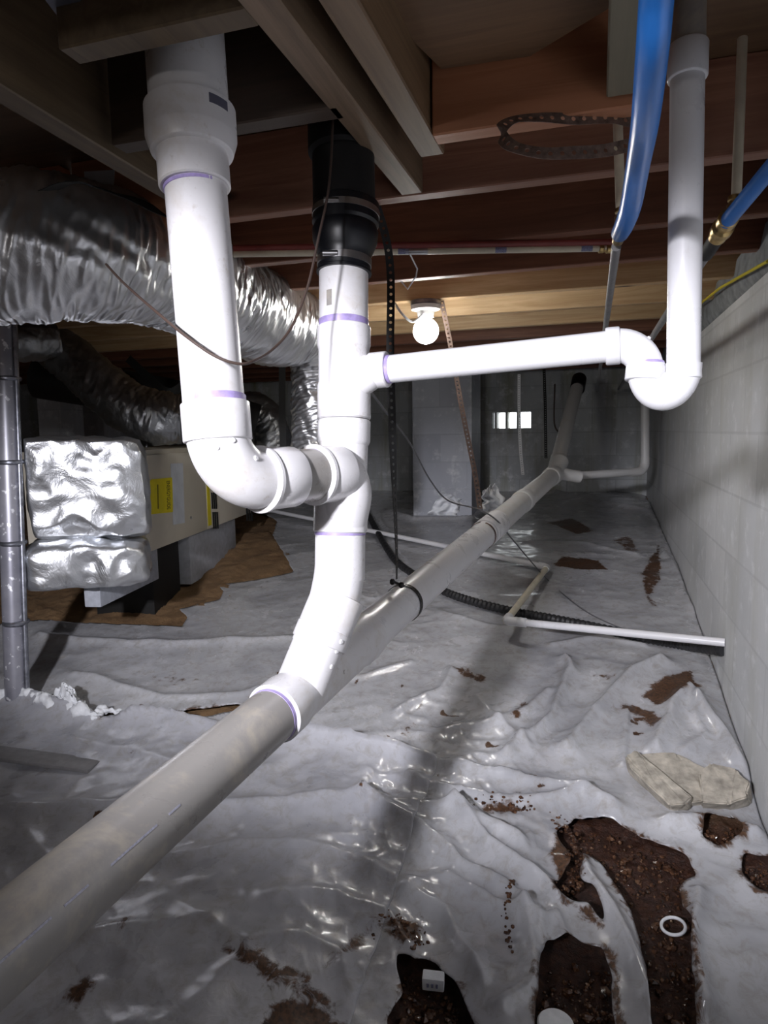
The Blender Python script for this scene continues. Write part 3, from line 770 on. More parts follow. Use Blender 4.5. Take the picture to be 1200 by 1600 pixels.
piece('elbow', MB().tube(corner_path(P(985, 738, 4.30), sb1, P(1008, 715, 4.35), .055, 10), .029, 32), 'pvc_far')
piece('pipe', MB().tube([P(1008, 722, 4.35), sb2], R2 * .9, 32), 'pvc_far', 'small far riser near the right wall')
# arm and trap
am = piece('pipe', MB().tube([P(597, 578, 1.196), a1], R15, 48), 'pvc_clean', 'horizontal arm from stack to trap')
primer(P(605, 577.2, 1.192), P(612, 576.6, 1.189), R15, am)
el2 = MB().tube(corner_path(P(950, 541.5, 1.055), P(1008, 536, 1.040), P(1008.5, 572, 1.040), .042, 14), .0262, 40)
el2.hub(P(946, 541.8, 1.057), P(969, 539.6, 1.050), .0292, n=40)
e2 = piece('elbow', el2, 'pvc_clean', 'elbow turning down into the trap')
stud(e2, 1014, 528, .003, mat='pvc_clean')
c0, c2, cm = P(1009, 574, 1.04), P(1067, 574, 1.03), P(1038, 574, 1.035)
rad = (c2 - c0).length / 2; ex_ = (c2 - c0).normalized(); ez_ = Vector((0, 0, 1)); ez_ = (ez_ - ex_ * ez_.dot(ex_)).normalized()
up_ = [cm + (-ex_ * math.cos(a) - ez_ * math.sin(a) * 1.45) * rad for a in np.linspace(0, PI, 25)]
ub = MB().tube([c0 + ez_ * .006] + up_ + [c2 + ez_ * .006], .0270, 48)
ub.hub(P(1009, 571, 1.04), P(1006, 596, 1.04), .0287, n=48); ub.hub(P(1067, 572, 1.03), P(1068, 594, 1.03), .0262, n=48)
ubo = piece('trap_bend', ub, 'pvc_clean', 'U shaped trap bend')
primer(P(1009, 566.5, 1.04), P(1009, 572, 1.04), .0262, ubo)
vt = P(1074, 120, 1.005)
piece('pipe', MB().tube([P(1067.5, 585, 1.03), vt], R15, 48), 'pvc_clean', 'vertical pipe rising from the trap')
piece('coupling', MB().hub(P(1074, 124, 1.005), P(1075.5, 70, 1.002), .0285, n=48), 'pvc_clean')
piece('pipe', MB().tube([P(1075, 90, 1.003), P(1077, -25, 1.0)], R15, 40), 'pvc_old_shaded', 'top of the trap riser between the joists')

# ------------------------------------------------------------------ black soil pipe and rubber coupling
sp = MB().tube([P(538, 335, 1.22), P(534, 118, 1.22)], .0565, 56)
sp.lathe(P(536, 245, 1.22), P(535, 195, 1.22), [(0, .057), (.1, .063), (.9, .063), (1, .057)], 56)
tag(sp.build('soil_pipe', M['black_abs']), 'thick black soil pipe coming down between the planks above the rubber coupling', 'pipe')
rc = empty('rubber_coupling', P(541, 400, 1.22), 'black flexible rubber coupling joining the black soil pipe to the white stack', 'pipe coupling')
k0, k1 = P(541, 318, 1.22), P(537.5, 428, 1.22)
MB().lathe(k0, k1, [(0, .056), (.02, .060), (.30, .0605), (.34, .0570), (.40, .0600), (.55, .0585), (.70, .0515), (.76, .0480), (.95, .0480), (.965, .0500), (1, .050)], 56).build('rubber_sleeve', M['rubber'], rc)
for t_, rr_, w_ in ((.16, .0612, .012), (.845, .0495, .014)):
    a_ = seg_pt(k0, k1, t_); dn = (k1 - k0).normalized()
    cl = MB().lathe(a_ - dn * w_ / 2, a_ + dn * w_ / 2, [(0, rr_ - .0015), (.05, rr_), (.95, rr_), (1, rr_ - .0015)], 56).build('hose_clamp', M['steel'], rc)
    qx = a_ - RIGHT * .022 - FWD * (rr_ * .93)
    MB().tube([qx - RIGHT * .013, qx + RIGHT * .013], .0055, 14).build('worm_screw', M['steel'], cl)

# ------------------------------------------------------------------ perforated straps
def ribbon(name, pts, wd, width, mat, pitch=.0165, hole=.0036, thick=.0012, parent=None):
    pts = smooth_path(pts, 14); L = [0]
    for a_, b__ in zip(pts[:-1], pts[1:]): L.append(L[-1] + (b__ - a_).length)
    tot = L[-1]; n = max(1, int(tot / pitch)); wds = wd if isinstance(wd, list) else [wd, wd]
    def at(s_):
        s_ = min(max(s_, 0), tot); i = int(np.searchsorted(L, s_)); i = min(max(i, 1), len(pts) - 1)
        t = (s_ - L[i - 1]) / max(L[i] - L[i - 1], 1e-9); p = pts[i - 1].lerp(pts[i], t); tn = (pts[i] - pts[i - 1]).normalized()
        q = s_ / tot * (len(wds) - 1); j = min(int(q), len(wds) - 2); wv = wds[j].lerp(wds[j + 1], q - j); wv = (wv - tn * wv.dot(tn)).normalized()
        return p, tn, wv
    mb = MB(); h = tot / n; hw = width / 2
    for i in range(n):
        c_ = (i + .5) * h; fr = []
        def pt(ds, dw):
            p, tn, wv = at(c_ + ds); return p + wv * dw
        outer = [(-h / 2, -hw), (0, -hw), (h / 2, -hw), (h / 2, 0), (h / 2, hw), (0, hw), (-h / 2, hw), (-h / 2, 0)]
        inner = [(hole * math.cos(a), hole * math.sin(a)) for a in [math.radians(x) for x in (225, 270, 315, 0, 45, 90, 135, 180)]]
        vs_ = [pt(*q) for q in outer] + [pt(*q) for q in inner]
        if hole > 0: mb.add(vs_, [(k, (k + 1) % 8, (k + 1) % 8 + 8, k + 8) for k in range(8)])
        else: mb.add(vs_[:8], [tuple(range(8))])
    me = bpy.data.meshes.new(name); me.from_pydata(mb.v, [], mb.f)
    bm = bmesh.new(); bm.from_mesh(me); bmesh.ops.remove_doubles(bm, verts=bm.verts, dist=1e-5)
    bmesh.ops.recalc_face_normals(bm, faces=bm.faces)
    bmesh.ops.solidify(bm, geom=bm.faces[:], thickness=thick); bm.to_mesh(me); bm.free()
    return link(name, me, M[mat], parent)
G_ST = 'perforated hanger straps'
mS = mainP(1.53)
hs = empty('hanger_strap', PZ(610, 312, 1.55), 'long black perforated strap hanging from the joist down to the main pipe', 'strap', G_ST)
top = P(609, 308, 1.60); top.y = 1.435
ribbon('strap_band', [Vector((top.x, 1.435, 1.60)), P(608, 400, 1.56), P(610, 560, 1.57), P(615, 740, 1.585), P(619, 850, 1.60), P(619.5, 905, 1.60)],
       [RIGHT, RIGHT, RIGHT, RIGHT, (RIGHT * .5 + FWD).normalized(), (RIGHT * .2 + FWD).normalized()], .0185, 'strap', parent=hs)
md = (mainP(2) - mainP(1)).normalized(); uu = md.cross(Vector((0, 0, 1))).normalized(); vv = uu.cross(md).normalized()
loop = [mS + (uu * math.cos(a) + vv * math.sin(a)) * (R3 + .0025) for a in np.linspace(math.radians(98), math.radians(98 + 345), 40)]
ribbon('strap_loop', loop, md, .0155, 'strap', hole=.0025, parent=hs)
kn = P(618, 908, 1.545); 
for dx in (-5, 9):
    q = P(618 + dx, 909 + (dx > 0) * 5, 1.56); MB().lathe(q - RIGHT * .006, q + RIGHT * .006, [(0, .004), (.3, .0075), (.7, .0075), (1, .004)], 12).build('strap_bolt', M['strap'], hs)
MB().tube([P(610, 907, 1.56), P(632, 916, 1.56)], .003, 10).build('strap_bolt', M['strap'], hs)
hs2 = empty('hanger_strap', PZ(692, 475, 1.55), 'rusty perforated strap slanting from right of the bulb down to the main pipe coupling', 'strap', G_ST)
ribbon('strap_band', [PZ(690, 470, 1.552), P(704, 540, 2.62), P(722, 640, 2.55), P(742, 740, 2.5), P(750, 795, 2.46)], RIGHT, .019, 'rust_strap', parent=hs2)
m2 = mainP(2.27)
ribbon('strap_loop', [m2 + (uu * math.cos(a) + vv * math.sin(a)) * (R3 + .003) for a in np.linspace(1.7, 1.7 + 5.9, 30)], md, .010, 'rust_strap', hole=0, parent=hs2)
lpz = [P(985, 190, 1.06), P(955, 184, 1.055), P(900, 186, 1.05), P(850, 184, 1.045), P(805, 187, 1.04), P(784, 200, 1.02), P(786, 216, 1.0), P(805, 230, .98), P(850, 239, .97), P(900, 238, .97), P(945, 235, .98), P(985, 226, .99)]
tag(ribbon('strap_loop', lpz, [UP, UP, (UP + FWD * .7).normalized(), (UP + FWD * .4).normalized(), UP, UP], .0185, 'rust_strap', thick=.001), 'loose brown perforated strap looped under the orange joist', 'strap', G_ST)
tag(ribbon('hanger_strap', [P(850, 575, 5.0), P(852, 640, 5.0), P(853, 716, 5.0)], RIGHT, .022, 'strap', thick=.001), 'dark strap hanging in front of the back wall right of the vent', 'strap', G_ST)
tag(ribbon('hanger_strap', [P(811, 585, 4.4), P(811, 640, 4.3), P(813, 700, 4.2), P(817, 742, 4.1)], RIGHT, .019, 'foam', thick=.001), 'speckled pale strap hanging across the bright vent', 'strap', G_ST)

# ------------------------------------------------------------------ bulb and holder
bl = empty('ceiling_bulb', PZ(665, 470, ZJ), 'glowing bare bulb in a white holder under the pale joist', 'light bulb')
bc = PZ(665, 470, ZJ - .002)
MB().lathe(bc, bc - Vector((0, 0, .018)), [(0, .055), (.2, .058), (.8, .058), (1, .05)], 40).build('mounting_box', M['galv'], bl)
MB().lathe(bc - Vector((0, 0, .018)), bc - Vector((0, 0, .062)), [(0, .057), (.35, .055), (.5, .034), (1, .030)], 40).build('lamp_holder', M['porcelain'], bl)
m, nt, b = newmat('lit_bulb_glass'); setp(b, Base_Color=(1, 1, 1, 1), Emission_Color=(1, .985, .95, 1), Emission_Strength=28.0)
gc = bc - Vector((0, 0, .112)); g = MB(); pr = [(.0, .0)]
pr = [(i / 24, max(.0005, .049 * math.sin(PI * i / 24))) for i in range(25)]
pr = [(0.5 - 0.5 * math.cos(PI * q), r) for q, r in pr]
glb = g.lathe(gc + Vector((0, 0, .049)), gc - Vector((0, 0, .049)), pr, 40, False).build('bulb_globe', m, bl)
glb['label'] = 'glowing globe'
bp = lamp('bulb_light', 'POINT', tuple(gc - Vector((0, 0, .0))), 215, (1.0, .975, .93), shadow_soft_size=.05)
glb.visible_shadow = True
wr = MB().tube(smooth_path([PZ(617, 474, ZJ - .004), P(628, 490, 2.52), P(645, 503, 2.53), bc - Vector((0, .03, .05))], 8), .0045, 10)
tag(wr.build('lamp_cable', M['foam']), 'short white cable running into the bulb holder', 'cable')
tag(MB().tube([PZ(640, 396, ZJ - .03), P(652, 420, 1.9), P(650, 432, 1.9), P(637, 452, 1.95), P(627, 440, 1.95)], .0022, 8).build('twine', M['foam']), 'loose scrap of pale twine hanging from the pipe above the bulb', 'string')

# ------------------------------------------------------------------ water pipes on the right
def brass(parent, A, B, r):
    return MB().lathe(A, B, [(0, r * .8), (.05, r), (.25, r), (.3, r * .82), (.42, r * .82), (.48, r * 1.08), (.68, r * 1.08), (.74, r * .85), (.95, r * .9), (1, r * .7)], 28).build('brass_fitting', M['brass'], parent)
b1 = empty('blue_pipe', P(970, 358, 1.08), 'thick blue plastic water pipe curving down from the top beside the greenish board', 'pipe')
bpts = smooth_path([P(1065, -760, .50), P(1048, -400, .50), P(1036, -180, .515), P(1031, -70, .54), P(1025.5, 0, .565), P(1019, 83, .60), P(1008, 190, .70), P(997, 257, .82), P(986, 320, .92), P(976, 350, 1.0), P(969, 364, 1.10)], 10)
MB().tube(bpts, .0143, 36).build('pipe_body', M['blue'], b1)
brass(b1, P(971, 345, 1.085), P(965, 378, 1.16), .0105)
b2 = empty('blue_pipe', P(1132, 350, 1.1), 'short blue water pipe at the right edge near the top of the block wall', 'pipe')
MB().tube(smooth_path([P(1312, -140, .92), P(1300, 60, .90), P(1255, 200, .91), P(1200, 268, .98), P(1135, 347, 1.10)], 8), .0125, 32).build('pipe_body', M['blue'], b2)
brass(b2, P(1140, 338, 1.09), P(1120, 372, 1.16), .0165)
vpy = lambda p, Y: Vector((p.x, Y, p.z))
g1 = P(963, 385, 1.17)
tag(MB().tube([g1, vpy(g1, 5.9)], .0082, 20).build('grey_pipe', M['greypipe']), 'thin grey pipe running away under the joists from the first blue pipe', 'pipe', 'grey pipes under the joists')
g2 = P(1122, 368, 1.16)
gp2 = empty('grey_pipe', g2, 'thicker grey pipe running away under the joists from the second blue pipe by the wall', 'pipe', 'grey pipes under the joists')
MB().tube([g2, vpy(g2, 5.9)], .0105, 20).build('pipe_body', M['greypipe'], gp2)
MB().tube([g2 + Vector((0, .0, 0)), vpy(g2, g2.y + .13)], .0135, 20).build('pipe_sleeve', M['black_abs'], gp2)
r1 = empty('cream_riser', P(968, 340, 1.13), 'thin cream riser pipe beside the thick blue pipe', 'pipe', 'cream riser pipes')
MB().tube([P(963, 60, 1.13), P(965, 180, 1.13), P(970, 335, 1.13)], .0079, 24).build('pipe_body', M['cream'], r1)
brass(r1, P(970, 325, 1.13), P(971, 352, 1.13), .0098)
r2 = empty('cream_riser', P(1151, 325, 1.14), 'thin cream riser pipe above the second blue pipe near the wall', 'pipe', 'cream riser pipes')
MB().tube([P(1160, 60, 1.14), P(1155, 200, 1.14), P(1150, 318, 1.14)], .0082, 24).build('pipe_body', M['cream'], r2)
brass(r2, P(1149, 306, 1.14), P(1146, 338, 1.14), .0115)
za = 1.528
pw = empty('white_tube', PZ(950, 388, za), 'thin white water tube with printed marks running left under the joists', 'pipe')
wa, wb = PZ(365, 397, za), PZ(948, 388, za)
MB().tube([wa, wb], .0085, 20).build('pipe_body', M['cream'], pw)
for t_ in (.44, .70, .93): patch(wa, wb, .0085, t_, t_ + .03, -50, 50, 'print', 'printed_mark', pw, 5)
patch(wa, wb, .0085, .46, .52, -70, 70, 'steel', 'pipe_clip', pw, 6)
brass(pw, PZ(935, 388.5, za), PZ(962, 388, za), .012)
ra, rb = PZ(365, 388, za + .014), PZ(966, 378, za + .014)
tag(MB().tube([ra, rb], .0085, 20).build('red_tube', M['red']), 'dark red water tube running beside the white tube under the joists', 'pipe')
tag(MB().tube([PX(1200, 408, .425), PX(1125, 450, .415), PX(1095, 474, .41), PX(1045, 502, .40), PX(1005, 528, .40)], .0045, 12).build('yellow_cable', M['yellowwire']), 'yellow cable running along the top of the right block wall', 'cable')

# ------------------------------------------------------------------ water line on the ground
wl = empty('water_line', PG(793, 975), 'thin white pipe zigzagging over the plastic sheet into the right wall', 'pipe')
p0, p1, p2, p3 = PG(395, 792, .05), PG(855, 886, .045), PG(791, 970, .10), PX(1133, 1004, XW - .001)
r_ = .0145
for a_, b__, mt in ((p0, p1, 'pvc_clean'), (p1, p2, 'cream'), (p2, p3, 'pvc_clean')):
    MB().tube([a_, b__], r_, 24).build('pipe', M[mt], wl)
for c_, a_, b__ in ((p1, p0, p2), (p2, p1, p3)):
    MB().tube(corner_path(along(c_, a_, .05), c_, along(c_, b__, .05), .022, 8), .0185, 24).build('elbow', M['pvc_clean'], wl)
MB().hub(along(p2, p3, .05), along(p2, p3, .085), .019, n=24).build('coupling', M['pvc_clean'], wl)

# hose, wires
def onground(pix, lift): return [PG(x, y, lift) for x, y in pix]
hp = onground([(560, 775), (576, 805), (592, 835), (615, 872), (640, 893), (690, 922), (740, 940), (800, 955), (860, 966), (930, 980), (1010, 997), (1070, 1008)], .035)
hp.append(PX(1131, 1017, XW - .001))
hpath = smooth_path(hp, 30)
hb = MB().tube(hpath, [.0185 + .0022 * math.sin(i * 1.9) for i in range(len(hpath))], 20)
tag(hb.build('drain_hose', M['hose']), 'black hose lying over the plastic under the thin white pipe to the right wall', 'hose')
def wire(name, pts, r, mat, label, cat='wire'): return tag(MB().tube(smooth_path(pts, 10), r, 10).build(name, M[mat]), label, cat)
wire('hanging_wire', [P(521, 150, 1.12), P(520, 190, 1.11), P(514, 290, 1.10), P(498, 370, 1.09), P(480, 450, 1.08), P(455, 512, 1.05), P(425, 547, 1.0), P(392, 566, .925), P(365, 567, .905), P(330, 553, .90), P(290, 525, .905), P(250, 492, .95), P(215, 462, 1.05), P(188, 437, 1.14), P(166, 413, 1.19)], .0021, 'wire', 'thin brown wire sagging in front of the left white pipe to the foil duct')
wire('loose_cable', [P(578, 610, 1.28), P(600, 640, 1.6), P(640, 692, 2.1), P(672, 750, 2.4), P(700, 782, 2.5), P(745, 795, 2.45), P(775, 812, 2.33), P(800, 842, 2.6)] + onground([(850, 900), (900, 945), (950, 973), (1005, 992)], .03), .0028, 'greywire', 'thin grey cable running from the stack down over the main pipe to the plastic', 'cable')
wire('wall_cable', [P(867, 600, 5.1), P(866, 660, 5.1), P(874, 680, 5.1), P(868, 705, 5.1), P(876, 722, 5.1)], .006, 'wire', 'dark cable dangling by the back wall left of the far leaning pipe', 'cable')

# ------------------------------------------------------------------ flexible ducts
from mathutils import noise as mn
def duct(name, pts, rads, mat, label, amp=.010, freq=42, twist=2.2, n=110, per=34, seed=0, mats=None, fine=0):
    pts = smooth_path(pts, per); rr = np.interp(np.linspace(0, 1, len(pts)), np.linspace(0, 1, len(rads)), rads)
    L = 0; mb = MB(); base = MB().tube(pts, list(rr), n, True)
    v_ = base.v; out = []; m = len(pts)
    for i in range(m):
        if i: L += (pts[i] - pts[i - 1]).length
        for k in range(n):
            p = Vector(v_[i * n + k]); c_ = pts[i]; nr = (p - c_); ln = nr.length; nr = nr / ln
            a = 2 * PI * k / n
            wv = mn.noise(Vector((L * freq + seed + 1.5 * math.sin(a * 2 + seed), math.cos(a) * twist, math.sin(a) * twist)))
            wv2 = mn.noise(Vector((L * freq * .35 + seed * 2, math.cos(a) * 1.3 + 5, math.sin(a) * 1.3)))
            wv3 = mn.noise(p * 55)
            sh = L * freq * 2.6 + 3.0 * math.sin(a + .6) + seed
            wv4 = (1 - abs(mn.noise(Vector((sh, math.cos(a) * 1.6, math.sin(a) * 1.6)))) * 2)
            out.append(c_ + nr * (ln + amp * (wv * .6 + wv2 * .8 + wv3 * .12 + wv4 * .42)))
    mb.add(out, base.f)
    return tag(mb.build(name, M[mat], angle=75), label, 'duct', 'flexible foil ducts')
duct('foil_duct', [P(-230, 395, 1.40), P(-90, 388, 1.42), P(50, 388, 1.48), P(160, 398, 1.60), P(260, 425, 1.85), P(345, 465, 2.15), P(420, 500, 2.45), P(470, 520, 2.62), P(492, 560, 2.70), P(494, 640, 2.72), P(494, 730, 2.72)],
     [.150, .150, .152, .150, .150, .155, .155, .135, .10, .098, .098], 'foil_duct', 'large silver foil duct sweeping behind the left white pipe and turning down behind the stack', .012, 24, 2.0, 150, 90, 3)
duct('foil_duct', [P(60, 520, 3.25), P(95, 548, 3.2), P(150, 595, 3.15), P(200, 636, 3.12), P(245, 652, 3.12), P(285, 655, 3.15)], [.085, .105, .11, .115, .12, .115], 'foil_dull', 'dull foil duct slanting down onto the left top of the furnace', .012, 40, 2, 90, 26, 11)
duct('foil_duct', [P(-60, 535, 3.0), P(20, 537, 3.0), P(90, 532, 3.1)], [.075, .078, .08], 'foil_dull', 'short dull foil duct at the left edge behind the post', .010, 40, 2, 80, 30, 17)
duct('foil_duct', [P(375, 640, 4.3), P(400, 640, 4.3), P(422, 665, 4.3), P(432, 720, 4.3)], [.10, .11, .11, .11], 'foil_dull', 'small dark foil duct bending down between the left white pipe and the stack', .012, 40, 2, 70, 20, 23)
tag(MB().tube(smooth_path([P(60, 590, 3.9), P(200, 612, 3.9), P(300, 632, 4.0), P(400, 662, 4.1)], 8), .12, 40).build('black_duct', M['black_abs']), 'black insulated duct behind the slanting dull foil duct', 'duct')
# webbing straps
G_W = 'black webbing hanger straps'
tag(ribbon('webbing_strap', [P(200, 560, 3.75), P(232, 590, 3.72), P(256, 610, 3.70), P(278, 608, 3.72), P(320, 570, 3.75)], (UP + RIGHT * .2), .045, 'web', hole=0), 'black webbing strap slung in a V left of the left white pipe', 'strap', G_W)
tag(ribbon('webbing_strap', [P(441, 525, 3.6), P(441, 640, 3.6), P(443, 712, 3.6)], RIGHT, .036, 'web', hole=0), 'upright black webbing strap between the left white pipe and the stack', 'strap', G_W)
tag(ribbon('webbing_strap', [P(75, 297, 1.36), P(110, 285, 1.33), P(150, 292, 1.38), P(200, 310, 1.42), P(252, 330, 1.55)], (FWD + UP * .4), .05, 'web', hole=0), 'dark webbing strap lying over the top of the large foil duct', 'strap', G_W)

# ------------------------------------------------------------------ furnace
fa, fb = Vector((-1.935, 2.55, 0)), Vector((-2.255, 4.20, 0)); fz0, fz1 = .518, .992
ft = (fb - fa).normalized(); fn = Vector((ft.y, -ft.x, 0)); fn = fn if fn.x > 0 else -fn
def FPt(px, py):
    r = ray(px, py); return CAMLOC + r * ((fa - CAMLOC).dot(fn) / r.dot(fn))
fu = empty('furnace', (fa + fb) / 2 - fn * .28 + Vector((0, 0, fz0)), 'cream metal furnace cabinet lying on concrete blocks beside the foil wrapped plenum', 'furnace')
flen = (fb - fa).length
sx = (FPt(322, 780) - fa).dot(ft)
MB().box(fa + Vector((0, 0, fz0)) - fn * .012, ft * flen, -fn * .54, (0, 0, fz1 - fz0)).build('cabinet', M['furn'], fu, bevel=.004)
for nm, s0, s1_ in (('access_panel', .035, sx - .006), ('burner_door', sx + .006, flen)):
    MB().box(fa + ft * s0 + Vector((0, 0, fz0 + .004)) - fn * .013, ft * (s1_ - s0), fn * .014, (0, 0, fz1 - fz0 - .028)).build(nm, M['furn'], fu, bevel=.003)
def fpatch(name, pix, mat, th=.002, parent=None, off=.001):
    q = [FPt(*p) + fn * off for p in pix]; n_ = len(q)
    return MB().add(q + [p + fn * th for p in q], [tuple(range(n_)), tuple(range(2 * n_ - 1, n_ - 1, -1))] + [(i, (i + 1) % n_, (i + 1) % n_ + n_, i + n_) for i in range(n_)]).build(name, M[mat], parent or fu, smooth=False)
yl = fpatch('energy_label', [(224, 766), (236, 749), (268, 746), (270, 800), (232, 804), (226, 790)], 'yellow'); yl['label'] = 'yellow energy label with black lettering'
fpatch('tape_strip', [(266, 724.5), (285, 723.5), (288, 817), (270, 820)], 'paper')['label'] = 'pale strip label'
fpatch('edge_label', [(321.5, 741), (325.5, 743), (330, 820), (325, 822)], 'yellow')['label'] = 'narrow yellow strip label'
# lettering, turned on its side
tcv = bpy.data.curves.new('lettering', 'FONT'); tcv.body = 'ENERGYGUIDE'; tcv.size = 1; tcv.align_x = 'CENTER'; tcv.align_y = 'CENTER'; tcv.extrude = .01
to = bpy.data.objects.new('tmp', tcv); col.objects.link(to); bpy.context.view_layer.update()
tme = bpy.data.meshes.new_from_object(to.evaluated_get(bpy.context.evaluated_depsgraph_get())); bpy.data.objects.remove(to)
c_ = (FPt(261.5, 751) + FPt(262.5, 796)) / 2 + fn * .0035; dwn = (FPt(262.5, 796) - FPt(261.5, 751)); lw = dwn.length * .98; dwn.normalize()
xs_ = [v.co.x for v in tme.vertices]; sc_ = lw / (max(xs_) - min(xs_)); upv = ft
for v in tme.vertices: v.co = c_ + dwn * v.co.x * sc_ + upv * v.co.y * sc_ * 2.6 + fn * v.co.z * sc_
tme.name = 'lettering'; link('lettering', tme, M['ink'], yl)
fpatch('arrow_line', [(245, 757), (246, 757), (246.5, 795), (245.5, 795)], 'ink', .0022, yl, .002)
for (x0, y0, x1, y1) in ((328, 748, 336.5, 763), (329, 769.5, 338, 795), (331, 800, 340.5, 826), (383.5, 791, 394, 814)):
    for k in range(3):
        a = x0 + (x1 - x0) * (k + .12) / 3; b__ = x0 + (x1 - x0) * (k + .68) / 3
        fpatch('louvre_slot', [(a, y0), (b__, y0), (b__ + 1.3, y1), (a + 1.3, y1)], 'slot', .0045, fu, .0005)
for x_, y_ in ((298, 809), (228, 697)):
    q = FPt(x_, y_); MB().lathe(q, q + fn * .006, [(0, .008), (.6, .008), (1, .005)], 12).build('panel_screw', M['steel'], fu)
# concrete blocks that carry it
def cblock(pix, label, h=None, mat='block'):
    a_, b__ = FPt(*pix[0]), FPt(*pix[1]); lo = FPt(*pix[2]).z
    a_ = a_ - fn * .02; b__ = b__ - fn * .02; dp_ = .07 if pix[0][0] < 200 else .16; t = Vector((b__.x - a_.x, b__.y - a_.y, 0))
    return tag(MB().box(Vector((a_.x, a_.y, lo)), t, -fn * dp_, (0, 0, fz0 - lo - .002)).build('concrete_block', M[mat], bevel=.006), label, 'concrete block', 'concrete blocks under the furnace')
cblock([(162, 900), (253, 870), (200, 932)], 'pale concrete block under the foil wrapped end of the furnace')
cblock([(302, 860), (373, 835), (340, 893)], 'pale concrete block under the right half of the furnace')
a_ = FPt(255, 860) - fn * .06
tag(MB().box(Vector((a_.x, a_.y, .14)), ft * .32, -fn * .30, (0, 0, fz0 - .142)).build('concrete_block', M['web'], bevel=.006), 'block coloured dark as shade between the two pale blocks under the furnace', 'concrete block', 'concrete blocks under the furnace')  # near-black colour paints in the shade below the cabinet

def lumpy(name, o_, ax_, ay_, az_, mat, label, cat, amp=.02, cuts=46, seed=0, rnd=.12, fr=6):
    o_, ax_, ay_, az_ = Vector(o_), Vector(ax_), Vector(ay_), Vector(az_)
    bm = bmesh.new(); bmesh.ops.create_cube(bm, size=2); bmesh.ops.subdivide_edges(bm, edges=bm.edges[:], cuts=cuts, use_grid_fill=True)
    for v in bm.verts:
        c_ = v.co.copy(); n_ = c_.normalized()
        p_ = 6.0; k_ = (abs(c_.x) ** p_ + abs(c_.y) ** p_ + abs(c_.z) ** p_) ** (1 / p_); c_ = c_.lerp(c_ / k_, min(1, rnd * 6))
        w_ = o_ + ax_ * (c_.x + 1) / 2 + ay_ * (c_.y + 1) / 2 + az_ * (c_.z + 1) / 2
        d_ = (ax_.normalized() * n_.x + ay_.normalized() * n_.y + az_.normalized() * n_.z)
        s_ = Vector((seed, seed * .7, 0)); rd = 1 - abs(mn.noise(w_ * fr * 2.1 + s_ * 2)) * 2
        v.co = w_ + d_ * amp * (mn.noise(w_ * fr + s_) + .45 * rd + .35 * mn.noise(w_ * fr * 5 + s_))
    me = bpy.data.meshes.new(name); bm.to_mesh(me); bm.free(); me.polygons.foreach_set('use_smooth', [True] * len(me.polygons))
    return tag(link(name, me, M[mat]), label, cat)
q00, q10, q01 = P(34, 686, 2.50), P(224, 693, 2.64), P(34, 852, 2.50)
aw = q10 - q00; aw.z = 0; dr = q10 - CAMLOC; dr.z = 0; dr.normalize()
lumpy('foil_plenum', Vector((q00.x, q00.y, q01.z)), aw, dr * .33, (0, 0, q00.z - q01.z), 'foil', 'boxy duct plenum wrapped in bright crumpled foil at the left end of the furnace', 'duct', .026, 70, 4, .10, 3.4)
q00, q10, q01 = P(36, 858, 2.50), P(230, 852, 2.64), P(36, 932, 2.50)
aw = q10 - q00; aw.z = 0
lumpy('foil_wrapped_duct', Vector((q00.x, q00.y, q01.z)), aw, dr * .30, (0, 0, q00.z - q01.z), 'foil', 'rounded foil wrapped duct sagging below the bright foil plenum', 'duct', .030, 60, 9, .5, 3.6)

# ------------------------------------------------------------------ piers, post
pr0, pr1 = PY(645, 700, 4.95), PY(737, 700, 4.95)
pz_ = slab('concrete_pier', (pr0.x, 4.95, .2), (pr1.x, 5.36, ZJ - .001), M['pier'], None)
tag(pz_, 'smooth grey block pier standing beside the slanting rusty strap in front of the back wall', 'pier', 'block piers')
for (x0, x1, Y, lab) in ((110, 164, 4.2, 'dark block pier behind the slanting dull foil duct'), (56, 92, 3.6, 'dark bluish pier at the left behind the foil plenum')):
    a_, b__ = PY(x0, 600, Y), PY(x1, 600, Y)
    tag(slab('concrete_pier', (a_.x, Y, .1), (b__.x, Y + .2, ZJ - .001), M['pier'], None), lab, 'pier', 'block piers')
for ob in bpy.data.objects:
    if ob.name.startswith('concrete_pier') and 'kind' in ob: del ob['kind']
base = PG(27, 1112); dpt = (base - CAMLOC).dot(FWD)
ps = empty('metal_post', base, 'spotted grey metal post at the left edge with joint rings and a rod', 'post')
pt_ = PZ(2, 300, ZJ); lowp = P(26, 1112, dpt); topp = P(5, 470, dpt); topp = lowp + (topp - lowp) * ((1.54 - lowp.z) / (topp.z - lowp.z))
rp = 16.5 * dpt / F
m, nt, b = newmat('spotted_post'); M['post'] = m; setp(b, Metallic=.35, Roughness=.38); v = texco(nt); n1 = noise(nt, v, 38, 3, .5); n2 = noise(nt, v, 6, 4, .6)
nt.links.new(mix(nt, ramp(nt, n1, [(.62, 0.), (.68, .8)]), ramp(nt, n2, [(.3, (.22, .22, .26)), (.7, (.36, .36, .40))]), (.85, .86, .90)), b.inputs['Base Color'])
MB().tube([lowp - Vector((0, 0, .04)), topp], rp, 40).build('post_shaft', M['post'], ps)
o2 = RIGHT * (rp + .006) - FWD * .01
MB().tube([lowp + o2 - Vector((0, 0, .03)), topp + o2], .010, 16).build('tied_rod', M['galv'], ps)['label'] = 'thin grey rod tied along the post'
